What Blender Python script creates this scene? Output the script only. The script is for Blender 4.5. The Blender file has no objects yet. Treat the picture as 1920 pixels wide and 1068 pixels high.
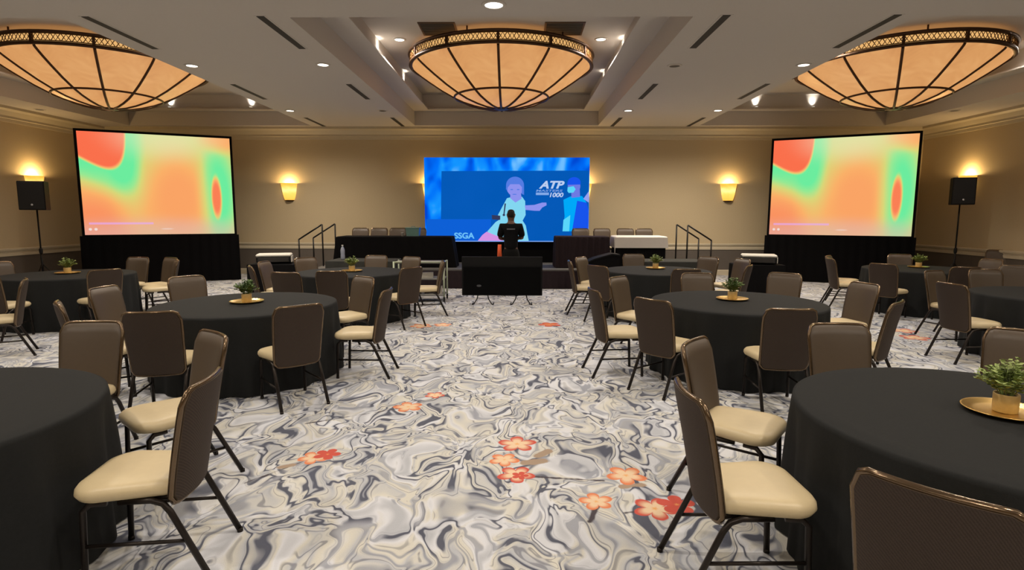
import bpy, math, random
from mathutils import Vector, Matrix
random.seed(7)
PI = math.pi
scene = bpy.context.scene
COL = scene.collection
W, H = 1920, 1068

# ------------------------------------------------------------------ camera, world, exposure
HC = 1.70                                   # eye height (m)
FPX, PITCH, YAW, ROLL = 1070.0, .1208, .0126, .002
_fw = Vector((-math.sin(YAW)*math.cos(PITCH), math.cos(YAW)*math.cos(PITCH), -math.sin(PITCH)))
_r0 = Vector((math.cos(YAW), math.sin(YAW), 0)); _u0 = _r0.cross(_fw)
_rt = _r0*math.cos(ROLL) + _u0*math.sin(ROLL); _up = _rt.cross(_fw)
cd = bpy.data.cameras.new('camera'); cam = bpy.data.objects.new('camera', cd); COL.objects.link(cam)
cd.sensor_width = 36; cd.sensor_fit = 'HORIZONTAL'; cd.lens = FPX/W*36; cd.clip_start = .05; cd.clip_end = 100
M = Matrix((_rt, _up, -_fw)).transposed().to_4x4(); M.translation = (0, 0, HC); cam.matrix_world = M
scene.camera = cam
def ray(px, py): return _fw + _rt*((px-960)/FPX) - _up*((py-534)/FPX)
def atz(px, py, z): d = ray(px, py); return d*((z-HC)/d.z) + Vector((0, 0, HC))
def aty(px, py, Y): d = ray(px, py); return d*(Y/d.y) + Vector((0, 0, HC))

wd = bpy.data.worlds.new('world'); scene.world = wd; wd.use_nodes = True
wd.node_tree.nodes['Background'].inputs[0].default_value = (.02, .018, .016, 1)
wd.node_tree.nodes['Background'].inputs[1].default_value = .2
scene.view_settings.view_transform = 'Standard'; scene.view_settings.look = 'None'
scene.view_settings.gamma = 1; scene.view_settings.use_curve_mapping = False
scene.view_settings.exposure = 0.0
DOWN_W = 262          # watts of one recessed downlight
SCONCE_W = 26
COVE_W = 16
CHAND_W = 14

# ------------------------------------------------------------------ helpers
def s2l(c):
    return tuple(((v/255)/12.92 if v/255 <= .04045 else ((v/255+.055)/1.055)**2.4) for v in c)
class NT:
    def __init__(s, name):
        s.m = bpy.data.materials.new(name); s.m.use_nodes = True; s.t = s.m.node_tree; s.t.nodes.clear()
        s.out = s.n('ShaderNodeOutputMaterial')
    def n(s, typ, **kw):
        nd = s.t.nodes.new(typ)
        for k, v in kw.items(): setattr(nd, k, v)
        return nd
    def put(s, v, sock):
        if isinstance(v, bpy.types.NodeSocket): s.t.links.new(v, sock)
        elif v is not None:
            if hasattr(sock.default_value, '__len__') and not hasattr(v, '__len__'): v = (v,)*len(sock.default_value)
            if hasattr(sock.default_value, '__len__') and len(sock.default_value) == 4 and len(v) == 3: v = tuple(v)+(1,)
            sock.default_value = v
    def math(s, op, a, b=None, c=None, clamp=False):
        nd = s.n('ShaderNodeMath', operation=op); nd.use_clamp = clamp
        for i, v in enumerate((a, b, c)):
            if v is not None: s.put(v, nd.inputs[i])
        return nd.outputs[0]
    def vm(s, op, a, b=None, out=0):
        nd = s.n('ShaderNodeVectorMath', operation=op); s.put(a, nd.inputs[0])
        if b is not None: s.put(b, nd.inputs[1])
        return nd.outputs['Value'] if op in ('LENGTH', 'DOT_PRODUCT', 'DISTANCE') else nd.outputs[0]
    def mix(s, f, a, b, typ='MIX'):
        nd = s.n('ShaderNodeMix', data_type='RGBA', blend_type=typ)
        s.put(f, nd.inputs[0]); s.put(a, nd.inputs[6]); s.put(b, nd.inputs[7]); return nd.outputs[2]
    def ramp(s, f, stops, interp='LINEAR'):
        nd = s.n('ShaderNodeValToRGB'); cr = nd.color_ramp; cr.interpolation = interp
        while len(cr.elements) < len(stops): cr.elements.new(.5)
        for e, (p, c) in zip(cr.elements, stops): e.position = p; e.color = tuple(c)+(1,)
        s.put(f, nd.inputs[0]); return nd.outputs[0]
    def noise(s, vec, scale, detail=2, rough=.5, dist=0, out=0):
        nd = s.n('ShaderNodeTexNoise'); s.put(vec, nd.inputs['Vector']); s.put(scale, nd.inputs['Scale'])
        s.put(detail, nd.inputs['Detail']); s.put(rough, nd.inputs['Roughness']); s.put(dist, nd.inputs['Distortion'])
        return nd.outputs[out]
    def bsdf(s, col, rough=.6, metal=0, spec=.5, bump=None, bstr=.2, bdist=.01, **kw):
        b = s.n('ShaderNodeBsdfPrincipled'); s.put(col, b.inputs['Base Color']); s.put(rough, b.inputs['Roughness'])
        s.put(metal, b.inputs['Metallic']); s.put(spec, b.inputs['Specular IOR Level'])
        for k, v in kw.items(): s.put(v, b.inputs[k.replace('_', ' ')])
        if bump is not None:
            bp = s.n('ShaderNodeBump'); s.put(bump, bp.inputs['Height']); bp.inputs['Strength'].default_value = bstr
            bp.inputs['Distance'].default_value = bdist; s.t.links.new(bp.outputs[0], b.inputs['Normal'])
        s.t.links.new(b.outputs[0], s.out.inputs[0]); return s.m
    def emit(s, col, strength=1):
        e = s.n('ShaderNodeEmission'); s.put(col, e.inputs[0]); s.put(strength, e.inputs[1])
        s.t.links.new(e.outputs[0], s.out.inputs[0]); return s.m
    def obj(s): return s.n('ShaderNodeTexCoord').outputs['Object']
def plain(name, rgb, rough=.6, metal=0, spec=.5, nscale=18, namt=.12, bump=.15, **kw):
    t = NT(name); o = t.obj(); nz = t.noise(o, nscale, 3, .6)
    c = s2l(rgb); col = t.mix(nz, tuple(v*(1-namt) for v in c), tuple(min(1, v*(1+namt)) for v in c))
    return t.bsdf(col, rough, metal, spec, bump=t.noise(o, nscale*6, 2), bstr=bump, bdist=.002, **kw)
def glow(name, rgb, strength=1, lin=False):
    return NT(name).emit(rgb if lin else s2l(rgb), strength)

class MB:
    def __init__(s): s.v = []; s.f = []; s.mi = []; s.sm = []
    def add(s, vs, fs, mi=0, smooth=True):
        o = len(s.v); s.v += [tuple(v) for v in vs]; s.f += [tuple(i+o for i in f) for f in fs]
        s.mi += [mi]*len(fs); s.sm += [smooth]*len(fs); return s
    def box(s, a, b, mi=0, bev=0):
        (x0, y0, z0), (x1, y1, z1) = a, b
        if bev <= 0:
            vs = [(x, y, z) for x in (x0, x1) for y in (y0, y1) for z in (z0, z1)]
            return s.add(vs, [(0,1,3,2),(4,6,7,5),(0,4,5,1),(2,3,7,6),(0,2,6,4),(1,5,7,3)], mi, False)
        e = bev; vs = []; idx = {}
        for i, x in enumerate((x0, x1)):
            for j, y in enumerate((y0, y1)):
                for k, z in enumerate((z0, z1)):
                    sx, sy, sz = (e, -e)[i], (e, -e)[j], (e, -e)[k]
                    for ax, p in enumerate(((x, y+sy, z+sz), (x+sx, y, z+sz), (x+sx, y+sy, z))):
                        idx[i, j, k, ax] = len(vs); vs.append(p)
        q = lambda *a: idx[a]
        fs = []
        for i in (0, 1):
            fs.append([q(i,0,0,0), q(i,1,0,0), q(i,1,1,0), q(i,0,1,0)]); fs.append([q(0,i,0,1), q(1,i,0,1), q(1,i,1,1), q(0,i,1,1)])
            fs.append([q(0,0,i,2), q(1,0,i,2), q(1,1,i,2), q(0,1,i,2)])
            for j in (0, 1):
                fs.append([q(i,j,0,0), q(i,j,1,0), q(i,j,1,1), q(i,j,0,1)])
                fs.append([q(i,0,j,0), q(i,1,j,0), q(i,1,j,2), q(i,0,j,2)])
                fs.append([q(0,i,j,1), q(1,i,j,1), q(1,i,j,2), q(0,i,j,2)])
                for k in (0, 1): fs.append([q(i,j,k,0), q(i,j,k,1), q(i,j,k,2)])
        return s.add(vs, fs, mi, False)
    def tube(s, pts, r, n=8, mi=0, cap=True, closed=False):
        pts = [Vector(p) for p in pts]; m = len(pts); vs = []; prev = None
        rr = r if hasattr(r, '__len__') else [r]*m
        for i, p in enumerate(pts):
            a = pts[(i-1) % m] if (i or closed) else p; b = pts[(i+1) % m] if (i < m-1 or closed) else p
            t = (b-a).normalized()
            if prev is None:
                up = Vector((0, 0, 1)) if abs(t.z) < .9 else Vector((1, 0, 0)); nx = t.cross(up).normalized()
            else: nx = (prev - t*prev.dot(t)).normalized()
            prev = nx; ny = t.cross(nx)
            for k in range(n):
                a_ = 2*PI*k/n; vs.append(p + (nx*math.cos(a_)+ny*math.sin(a_))*rr[i])
        fs = []
        for i in range(m if closed else m-1):
            j = (i+1) % m
            for k in range(n): fs.append((i*n+k, i*n+(k+1) % n, j*n+(k+1) % n, j*n+k))
        if cap and not closed: fs += [tuple(range(n))[::-1], tuple((m-1)*n+k for k in range(n))]
        return s.add(vs, fs, mi, True)
    def lathe(s, prof, n=32, c=(0, 0, 0), mi=0, a0=0, a1=2*PI, smooth=True):
        full = abs(a1-a0-2*PI) < 1e-6; cols = n if full else n+1; vs = []
        for r, z in prof:
            for k in range(cols):
                a = a0+(a1-a0)*k/n; vs.append((c[0]+r*math.cos(a), c[1]+r*math.sin(a), c[2]+z))
        fs = []
        for i in range(len(prof)-1):
            for k in range(n):
                k2 = (k+1) % cols; fs.append((i*cols+k, i*cols+k2, (i+1)*cols+k2, (i+1)*cols+k))
        return s.add(vs, fs, mi, smooth)
    def prism(s, poly, y0, y1, mi=0):      # poly in (x, z), extruded along y
        n = len(poly); vs = [(x, y0, z) for x, z in poly]+[(x, y1, z) for x, z in poly]
        fs = [tuple(range(n)), tuple(range(2*n-1, n-1, -1))]+[(i, i+n, (i+1) % n+n, (i+1) % n) for i in range(n)]
        return s.add(vs, fs, mi, False)
    def layers(s, rings, mi=0, smooth=True):   # closed loops of equal count stacked, capped
        n = len(rings[0]); vs = [p for r in rings for p in r]; fs = []
        for i in range(len(rings)-1):
            for k in range(n): fs.append((i*n+k, i*n+(k+1) % n, (i+1)*n+(k+1) % n, (i+1)*n+k))
        fs += [tuple(range(n))[::-1], tuple((len(rings)-1)*n+k for k in range(n))]
        return s.add(vs, fs, mi, smooth)
    def mesh(s, name, mats):
        me = bpy.data.meshes.new(name); me.from_pydata(s.v, [], s.f)
        for m in (mats if isinstance(mats, (list, tuple)) else [mats]): me.materials.append(m)
        me.polygons.foreach_set('material_index', s.mi); me.polygons.foreach_set('use_smooth', s.sm)
        me.validate(); me.update()
        import bmesh
        bm = bmesh.new(); bm.from_mesh(me); bmesh.ops.recalc_face_normals(bm, faces=bm.faces); bm.to_mesh(me); bm.free()
        return me
    def build(s, name, mats, parent=None, loc=None, rotz=0):
        return link(name, s.mesh(name, mats), parent, loc, rotz)
def link(name, me, parent=None, loc=None, rotz=0):
    o = bpy.data.objects.new(name, me); COL.objects.link(o)
    if parent is not None: o.parent = parent
    if loc is not None: o.location = loc
    if rotz: o.rotation_euler = (0, 0, rotz)
    return o
def tag(o, label, cat, group=None):
    o['label'] = label; o['category'] = cat
    if group: o['group'] = group
    return o
def thing(name, label, cat, loc=(0, 0, 0), rotz=0, group=None):
    o = bpy.data.objects.new(name, None); COL.objects.link(o); o.location = loc; o.rotation_euler = (0, 0, rotz)
    o.empty_display_size = .1
    return tag(o, label, cat, group)
def struct(o): o['kind'] = 'structure'; return o
def copy_tree(o, parent=None):
    c = o.copy(); COL.objects.link(c)
    if parent is not None: c.parent = parent
    for ch in list(o.children): copy_tree(ch, c)
    return c
def lamp(kind, name, parent, loc, power, rgb, size=.05, **kw):
    l = bpy.data.lights.new(name, kind); l.energy = power; l.color = rgb
    if kind == 'AREA': l.size = size
    else: l.shadow_soft_size = size
    for k, v in kw.items(): setattr(l, k, v)
    o = bpy.data.objects.new(name, l); COL.objects.link(o); o.parent = parent; o.location = loc; return o

# ------------------------------------------------------------------ room dimensions (m)
XL, XR, YB, YF = -11.9, 11.35, 16.55, -5.5
ZC, Z1, ZT = 4.17, 4.55, 4.93                 # ceiling, first and second coffer step
CX = -.37                                     # centre line of the ceiling plan
COFFERS = [(-8.33, 'left'), (CX, 'central'), (7.47, 'right')]
CHX, CY0, CY1, STEP = 2.53, 7.5, 16.16, .28

# ------------------------------------------------------------------ surface materials
def carpet_material():
    t = NT('carpet'); g = t.n('ShaderNodeNewGeometry').outputs['Position']
    p = t.vm('MULTIPLY', g, (1.4, .92, 0))
    w1 = t.vm('SUBTRACT', t.noise(p, 1.9, 1, .5, 0, 'Color'), (.5, .5, .5))
    p2 = t.vm('ADD', p, t.vm('MULTIPLY', w1, (.9, .9, 0)))
    w2 = t.vm('SUBTRACT', t.noise(p2, 5.2, 1, .5, 0, 'Color'), (.5, .5, .5))
    p3 = t.vm('ADD', p2, t.vm('MULTIPLY', w2, (.30, .30, 0)))
    a = t.noise(p3, 2.1, 1.4, .5)
    fr = t.math('FRACT', t.math('MULTIPLY', a, 9.0))
    mk = t.noise(t.vm('ADD', p2, (11.3, 4.7, 0)), 2.3, 1.5, .5)
    mk2 = t.noise(t.vm('ADD', p3, (3.1, 9.7, 0)), 3.0, 1, .5)
    cream, white = s2l((214, 211, 200)), s2l((220, 222, 228))
    lg, mg, dk, nv = s2l((184, 187, 194)), s2l((142, 146, 158)), s2l((76, 80, 98)), s2l((50, 53, 70))
    light = t.ramp(mk2, [(.30, lg), (.42, white), (.50, cream), (.60, lg), (.68, cream)])
    soft = t.ramp(fr, [(0, (0, 0, 0)), (.45, (0, 0, 0)), (.5, (.35, .35, .35)), (.60, (1, 1, 1)), (.82, (1, 1, 1)), (.88, (.1, .1, .1)), (.93, (.5, .5, .5)), (1, (0, 0, 0))])
    col = t.mix(t.math('MULTIPLY', soft, .72), light, mg)
    vein = t.ramp(fr, [(0, (0, 0, 0)), (.58, (0, 0, 0)), (.65, (1, 1, 1)), (.79, (1, 1, 1)), (.86, (0, 0, 0))])
    gate = t.ramp(mk, [(.43, (0, 0, 0)), (.50, (1, 1, 1))])
    col = t.mix(t.math('MULTIPLY', t.math('MULTIPLY', vein, gate), .88), col, t.mix(mk2, nv, dk))
    line = t.ramp(fr, [(0, (0, 0, 0)), (.20, (0, 0, 0)), (.23, (1, 1, 1)), (.27, (1, 1, 1)), (.30, (0, 0, 0))])
    gate2 = t.ramp(mk2, [(.44, (0, 0, 0)), (.52, (1, 1, 1))])
    col = t.mix(t.math('MULTIPLY', t.math('MULTIPLY', line, gate2), .55), col, dk)
    # woven blossoms and twigs of the carpet's own pattern
    sep = t.n('ShaderNodeSeparateXYZ'); t.put(g, sep.inputs[0]); gx, gy = sep.outputs[0], sep.outputs[1]
    wob = t.math('MULTIPLY', t.math('SUBTRACT', t.noise(p, 9, 2), .5), .05)
    def twig(col, a, b, r, c):
        ax, ay = a; dx, dy = b[0]-ax, b[1]-ay; L2 = dx*dx+dy*dy
        ux, uy = t.math('SUBTRACT', gx, ax), t.math('SUBTRACT', gy, ay)
        h = t.math('DIVIDE', t.math('ADD', t.math('MULTIPLY', ux, dx), t.math('MULTIPLY', uy, dy)), L2, clamp=True)
        ex, ey = t.math('SUBTRACT', ux, t.math('MULTIPLY', h, dx)), t.math('SUBTRACT', uy, t.math('MULTIPLY', h, dy))
        d = t.math('SQRT', t.math('ADD', t.math('MULTIPLY', ex, ex), t.math('MULTIPLY', ey, ey)))
        d = t.math('ADD', d, wob)
        return t.mix(t.math('MULTIPLY', t.math('SUBTRACT', r, d), 80, clamp=True), col, c)
    def blossom(col, c, r, rot, n, inner, outer):
        ux, uy = t.math('SUBTRACT', gx, c[0]), t.math('SUBTRACT', gy, c[1])
        d = t.math('SQRT', t.math('ADD', t.math('MULTIPLY', ux, ux), t.math('MULTIPLY', uy, uy)))
        th = t.math('ARCTAN2', uy, ux)
        k = t.math('ABSOLUTE', t.math('COSINE', t.math('MULTIPLY', t.math('ADD', th, rot), n/2)))
        R = t.math('MULTIPLY', t.math('ADD', t.math('MULTIPLY', t.math('POWER', k, .6), .55), .45), r)
        q = t.math('ADD', t.math('DIVIDE', d, R), t.math('MULTIPLY', wob, 4))
        m = t.math('MULTIPLY', t.math('SUBTRACT', 1, q), 14, clamp=True)
        cc = t.ramp(q, [(0, s2l((236, 170, 96))), (.18, inner), (.5, inner), (.85, outer), (1, outer)])
        return t.mix(m, col, cc)
    tw, lf = s2l((70, 62, 66)), s2l((168, 146, 124))
    pe, rd, og = s2l((236, 206, 170)), s2l((206, 84, 66)), s2l((226, 132, 84))
    for a_, b_, r_ in [((-1.75, 3.45), (-1.45, 3.84), .012), ((-1.75, 4.5), (-1.0, 4.92), .012), ((0, 3.58), (.55, 3.52), .014),
                       ((.62, 3.12), (.85, 3.18), .014), ((.40, 3.02), (.47, 3.2), .02), ((-.95, 4.95), (-.8, 5.25), .01)]:
        col = twig(col, a_, b_, r_, tw)
    for a_, b_, r_ in [((.05, 3.78), (.18, 3.82), .045), ((.14, 3.9), (.22, 3.98), .04), ((.66, 3.44), (.78, 3.47), .03), ((-1.62, 3.68), (-1.55, 3.72), .03)]:
        col = twig(col, a_, b_, r_, lf)
    for c_, r_, rot_, i_, o_ in [((-1.45, 3.84), .115, .3, pe, og), ((-1.37, 3.90), .10, 1.2, rd, rd), ((-.99, 4.93), .14, .6, pe, og), ((-.80, 5.27), .10, .1, pe, rd),
                                 ((-.01, 4.11), .15, .9, pe, rd), ((-.10, 3.83), .115, .2, pe, og), ((-.015, 3.60), .13, 1.5, pe, rd), ((.01, 3.585), .06, 0, rd, rd),
                                 ((.71, 3.60), .14, .4, pe, og), ((.467, 3.25), .11, .8, pe, og), ((.80, 3.17), .14, .2, pe, rd), ((.94, 3.22), .12, 1.0, rd, rd),
                                 ((-1.52, 8.7), .18, .3, pe, og), ((-1.2, 8.8), .15, .9, pe, og), ((.48, 8.86), .19, .5, og, rd), ((5.77, 8.5), .2, .5, pe, rd), ((5.6, 8.0), .2, .2, pe, rd)]:
        col = blossom(col, c_, r_, rot_, 5, i_, o_)
    fib = t.noise(g, 160, 2, .7)
    col = t.mix(t.math('MULTIPLY', fib, .25), col, tuple(v*.6 for v in mg))
    return t.bsdf(col, .95, 0, .15, bump=fib, bstr=.35, bdist=.006)
def wall_material():
    t = NT('wall_paper'); g = t.n('ShaderNodeNewGeometry').outputs['Position']
    nz = t.noise(g, 40, 3, .6); big = t.noise(g, .7, 2)
    col = t.mix(nz, s2l((190, 172, 138)), s2l((202, 185, 152)))
    col = t.mix(t.math('MULTIPLY', big, .25), col, s2l((184, 164, 126)))
    return t.bsdf(col, .75, 0, .25, bump=nz, bstr=.12, bdist=.004)
M_carpet = carpet_material(); M_wall = wall_material()
M_wains = plain('wainscot_paint', (92, 84, 76), .6, namt=.08)
M_trim = plain('trim_paint', (196, 184, 158), .45, namt=.04, nscale=6)
M_ceil = plain('ceiling_paint', (200, 193, 184), .85, spec=.2, nscale=30, namt=.03)
M_dark = plain('dark_slot', (38, 34, 30), .7)
M_bronze = plain('bronze_metal', (76, 50, 30), .42, .6, namt=.2)
M_black = plain('black_plastic', (10, 10, 11), .6, spec=.25, namt=.15)
M_blackmetal = plain('black_metal', (24, 22, 21), .38, .7, namt=.1)
M_cloth = plain('black_linen', (34, 35, 35), .8, spec=.15, nscale=60, namt=.2, bump=.3)
M_drape = plain('black_velour', (9, 8, 9), .95, spec=.1, nscale=20)
M_drapedk = plain('brown_black_pleated_cloth', (44, 35, 38), .9, spec=.15, nscale=20)
M_white = plain('white_linen', (214, 208, 200), .8, namt=.04)
M_deck = plain('stage_deck', (92, 90, 86), .7)
def weave(name, rgb, k, rough):
    t = NT(name); o = t.obj(); w = t.n('ShaderNodeTexWave'); w.bands_direction = 'DIAGONAL'
    t.put(o, w.inputs[0]); t.put(k, w.inputs['Scale']); t.put(3., w.inputs['Distortion']); t.put(6., w.inputs['Detail Scale'])
    c = s2l(rgb); col = t.mix(w.outputs['Fac'], tuple(v*.72 for v in c), tuple(v*1.15 for v in c))
    return t.bsdf(col, rough, 0, .3, bump=w.outputs['Fac'], bstr=.3, bdist=.002)
M_backrear = weave('chair_back_fabric', (63, 52, 44), 55, .75)
M_backfront = plain('chair_front_vinyl', (79, 66, 52), .5, nscale=40, namt=.06)
M_seat = plain('cream_vinyl', (206, 188, 150), .42, nscale=25, namt=.05)
M_chairtrim = plain('bronze_trim', (112, 94, 74), .2, .85, namt=.1)
M_leg = plain('dark_frame_metal', (44, 38, 34), .35, .65, namt=.1)
M_gold = plain('gold_tray_metal', (214, 178, 104), .28, .9, nscale=12, namt=.12)
M_pot = plain('gold_pot', (204, 176, 118), .45, .3, nscale=40, namt=.15)
M_soil = plain('soil', (48, 38, 28), .95, nscale=90, namt=.4)
def leaf_material(name, c0, c1):
    t = NT(name); nz = t.noise(t.obj(), 55, 2, .6)
    return t.bsdf(t.mix(nz, s2l(c0), s2l(c1)), .55, 0, .4, Subsurface_Weight=0.0)
M_leaf = leaf_material('leaf_green', (86, 112, 54), (178, 190, 112))
M_leafdark = leaf_material('leaf_dark_green', (48, 76, 36), (112, 138, 74))

# ------------------------------------------------------------------ room shell
struct(MB().box((XL, YF, -.1), (XR, YB, 0)).build('floor', M_carpet))
def ceiling():
    m = MB(); n = lambda *q: m.add(q, [tuple(range(len(q)))], 0, False)
    xs = [XL]; 
    for c, _ in COFFERS: xs += [c-CHX, c+CHX]
    xs.append(XR)
    n((XL, YF, ZC), (XR, YF, ZC), (XR, CY0, ZC), (XL, CY0, ZC)); n((XL, CY1, ZC), (XR, CY1, ZC), (XR, YB, ZC), (XL, YB, ZC))
    for i in (0, 2, 4, 6): n((xs[i], CY0, ZC), (xs[i+1], CY0, ZC), (xs[i+1], CY1, ZC), (xs[i], CY1, ZC))
    for c, _ in COFFERS:
        def rect(e, z): return [(c-CHX+e, CY0+e, z), (c+CHX-e, CY0+e, z), (c+CHX-e, CY1-e, z), (c-CHX+e, CY1-e, z)]
        R = [rect(0, ZC), rect(0, Z1), rect(STEP, Z1), rect(STEP, ZT)]
        for a, b in zip(R, R[1:]):
            for k in range(4): n(a[k], a[(k+1) % 4], b[(k+1) % 4], b[k])
        n(*R[3])
    m.box((XL, YF, ZT+.05), (XR, YB, ZT+.15))
    return m.build('ceiling', M_ceil)
ceil = struct(ceiling())
struct(MB().box((XL-.2, YB, 0), (XR+.2, YB+.2, ZT+.15)).build('wall_back', M_wall))
struct(MB().box((XL-.2, YF, 0), (XL, YB, ZT+.15)).build('wall_left', M_wall))
struct(MB().box((XR, YF, 0), (XR+.2, YB, ZT+.15)).build('wall_right', M_wall))
struct(MB().box((XL-.2, YF-.2, 0), (XR+.2, YF, ZT+.15)).build('wall_rear', M_wall))
ZR = .84
def along(side, prof):   # profile (depth from wall, z) run along one wall
    m = MB()
    if side == 'back': m.add([(x, YB-d, z) for x in (XL, XR) for d, z in prof], [], 0)
    elif side == 'left': m.add([(XL+d, y, z) for y in (YF, YB) for d, z in prof], [], 0)
    else: m.add([(XR-d, y, z) for y in (YF, YB) for d, z in prof], [], 0)
    k = len(prof); m.f = [(i, (i+1) % k, (i+1) % k+k, i+k) for i in range(k)]+[tuple(range(k)), tuple(range(2*k-1, k-1, -1))]
    m.mi = [0]*len(m.f); m.sm = [False]*len(m.f); return m
for i, sd in enumerate(('back', 'left', 'right')):
    struct(along(sd, [(0, .16), (.012, .16), (.012, .76), (0, .76)]).build('trim_%d' % (i+1), M_wains))                       # dark dado
    struct(along(sd, [(0, .74), (.03, .74), (.03, .80), (.022, .81), (.022, .85), (.05, .865), (.055, .905), (.03, .92), (0, .92)]).build('trim_%d' % (i+4), M_trim))   # chair rail
    struct(along(sd, [(0, 0), (.03, 0), (.03, .13), (.018, .16), (0, .16)]).build('baseboard_'+sd, M_trim))
    struct(along(sd, [(0, ZC-.34), (.02, ZC-.34), (.025, ZC-.26), (.05, ZC-.25), (.05, ZC-.2), (.12, ZC-.1), (.2, ZC-.06), (.2, ZC), (0, ZC)]).build('trim_%d' % (i+7), M_trim))  # crown

# ------------------------------------------------------------------ ceiling fittings
M_lens = glow('downlight_lens', (1., .93, .82), 6, True)
M_lensoff = plain('unlit_lens', (16, 14, 12), .4)
ring_me = MB().lathe([(.085, -.004), (.088, -.014), (.115, -.010), (.12, -.002), (.12, 0), (.085, 0)], 24).mesh('trim_ring', M_ceil)
lens_me = MB().lathe([(.0005, -.006), (.05, -.008), (.087, -.006), (.087, -.001), (.0005, -.001)], 24).mesh('lens', M_lens)
lensoff_me = MB().lathe([(.0005, -.006), (.06, -.008), (.11, -.008), (.112, -.001), (.0005, -.001)], 24).mesh('lens', M_lensoff)
def downlight(x, y, label, on=True, z=ZC, power=None, grp='recessed ceiling downlights', col=(1., .89, .76), scale=1.0):
    t = thing('downlight' if on else 'ceiling_speaker', label, 'ceiling light' if on else 'ceiling speaker', (x, y, z), 0, grp if on else 'dark round ceiling fittings')
    t.scale = (scale, scale, 1)
    link('trim_ring', ring_me, t); link('lens' if on else 'grille', lens_me if on else lensoff_me, t)
    if on: lamp('SPOT', 'lamp', t, (0, 0, -.03), DOWN_W if power is None else power, col, .08, spot_size=math.radians(158), spot_blend=.85)
    return t
X1, X2, X3, X4 = -5.46, -3.25, 2.56, 4.66
Rows = {'far row': 13.9, 'middle row': 9.8}
downlight(X2, 9.75, 'bright round ceiling downlight just left of the central bowl chandelier')
downlight(X4, 9.8, 'bright round ceiling downlight beside the right bowl chandelier')
downlight(X1, 9.8, 'dimmer round ceiling downlight just right of the left bowl chandelier')
downlight(X4, 13.88, 'bright round ceiling downlight near the right end of the back wall', power=480)
downlight(X1, 13.9, 'small round ceiling downlight above the left wall sconce of the back wall', power=480)
downlight(X3, 13.9, 'small round ceiling downlight right of the central ceiling coffer, near the back wall', power=330)
downlight(CX+.06, 7.08, 'bright round ceiling downlight at the top edge, above the central chandelier', scale=1.25)
downlight(X3, 9.85, 'black round ceiling speaker right of the central chandelier', False)
downlight(X2, 13.9, 'small black round ceiling speaker left of the central coffer, near the back wall', False)
downlight(-11.35, 13.75, 'dark round ceiling speaker above the left wall', False)
downlight(10.2, 13.92, 'dark round ceiling speaker above the right wall', False)
for cx, nm in COFFERS:
    for s, sn in ((-1, 'left'), (1, 'right')):
        if True:
            downlight(cx+s*1.86, 11.0, 'round downlight inside the %s coffer, %s of its chandelier' % (nm, sn), z=ZT, power=150, col=(1., .93, .86))
# rows that go on overhead and behind the viewpoint
for y in (5.65, 1.5, -2.6):
    for x in (-9.2, X1, X2, X3, X4, 8.4):
        downlight(x, y, 'round ceiling downlight in the rows over the near half of the room', grp='downlights over the near half of the room', power=205)
for x in (X2+2.9,):
    for y in (3.0, -1.0): downlight(CX, y, 'round ceiling downlight over the carpeted aisle near the viewpoint', grp='downlights over the aisle', power=205)
slot_me = MB().box((-.05, -.7, -.006), (.05, .7, 0)).mesh('slot_diffuser', M_dark)
slot_fr = MB().box((-.075, -.72, -.004), (-.05, .72, 0)).box((.05, -.72, -.004), (.075, .72, 0)).mesh('flange', M_ceil)
for x, cn in ((X1, 'outer left'), (X2, 'inner left'), (X3, 'inner right'), (X4, 'outer right')):
    for y, rn in ((8.15, 'nearest the viewpoint'), (11.87, 'middle of three'), (15.6, 'by the back wall')):
        t = thing('slot_diffuser', 'dark linear air slot in the ceiling, %s column, %s' % (cn, rn), 'air vent', (x, y, ZC), 0, 'linear ceiling air slots')
        link('slot', slot_me, t); link('flange', slot_fr, t)
# grilles in the tray tops
def grille(x0, x1, y0, y1, label):
    t = thing('air_grille', label, 'air vent', ((x0+x1)/2, (y0+y1)/2, ZT), 0, 'air grilles in the coffers')
    a, b = (x1-x0)/2, (y1-y0)/2
    MB().box((-a, -b, -.012), (a, -b+.03, 0)).box((-a, b-.03, -.012), (a, b, 0)).box((-a, -b+.03, -.012), (-a+.03, b-.03, 0)).box((a-.03, -b+.03, -.012), (a, b-.03, 0)).build('grille_frame', M_bronze, t)
    MB().box((-a+.03, -b+.03, -.004), (a-.03, b-.03, -.001)).build('backing', M_dark, t)
    k = 9; sl = MB().box((-a+.03, -.008, -.010), (a-.03, .008, -.005)).mesh('slat', M_wains)
    for i in range(k): link('slat', sl, t, (0, -b+.06+(2*b-.12)*i/(k-1), 0))
g0, g1 = aty(783, 37, 10.1), aty(853, 37, 10.1)
grille(g0.x, g1.x, 10.05, 10.75, 'dark square air grille above the left of the central chandelier')
g0, g1 = aty(1022, 37, 10.1), aty(1098, 37, 10.1)
grille(g0.x, g1.x, 10.05, 10.75, 'dark square air grille above the right of the central chandelier')
grille(7.47-1.9, 7.47-1.0, 13.1, 14.1, 'dark square air grille behind the right chandelier')
grille(-8.33+1.05, -8.33+1.95, 13.1, 14.1, 'dark square air grille behind the left chandelier')
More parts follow.
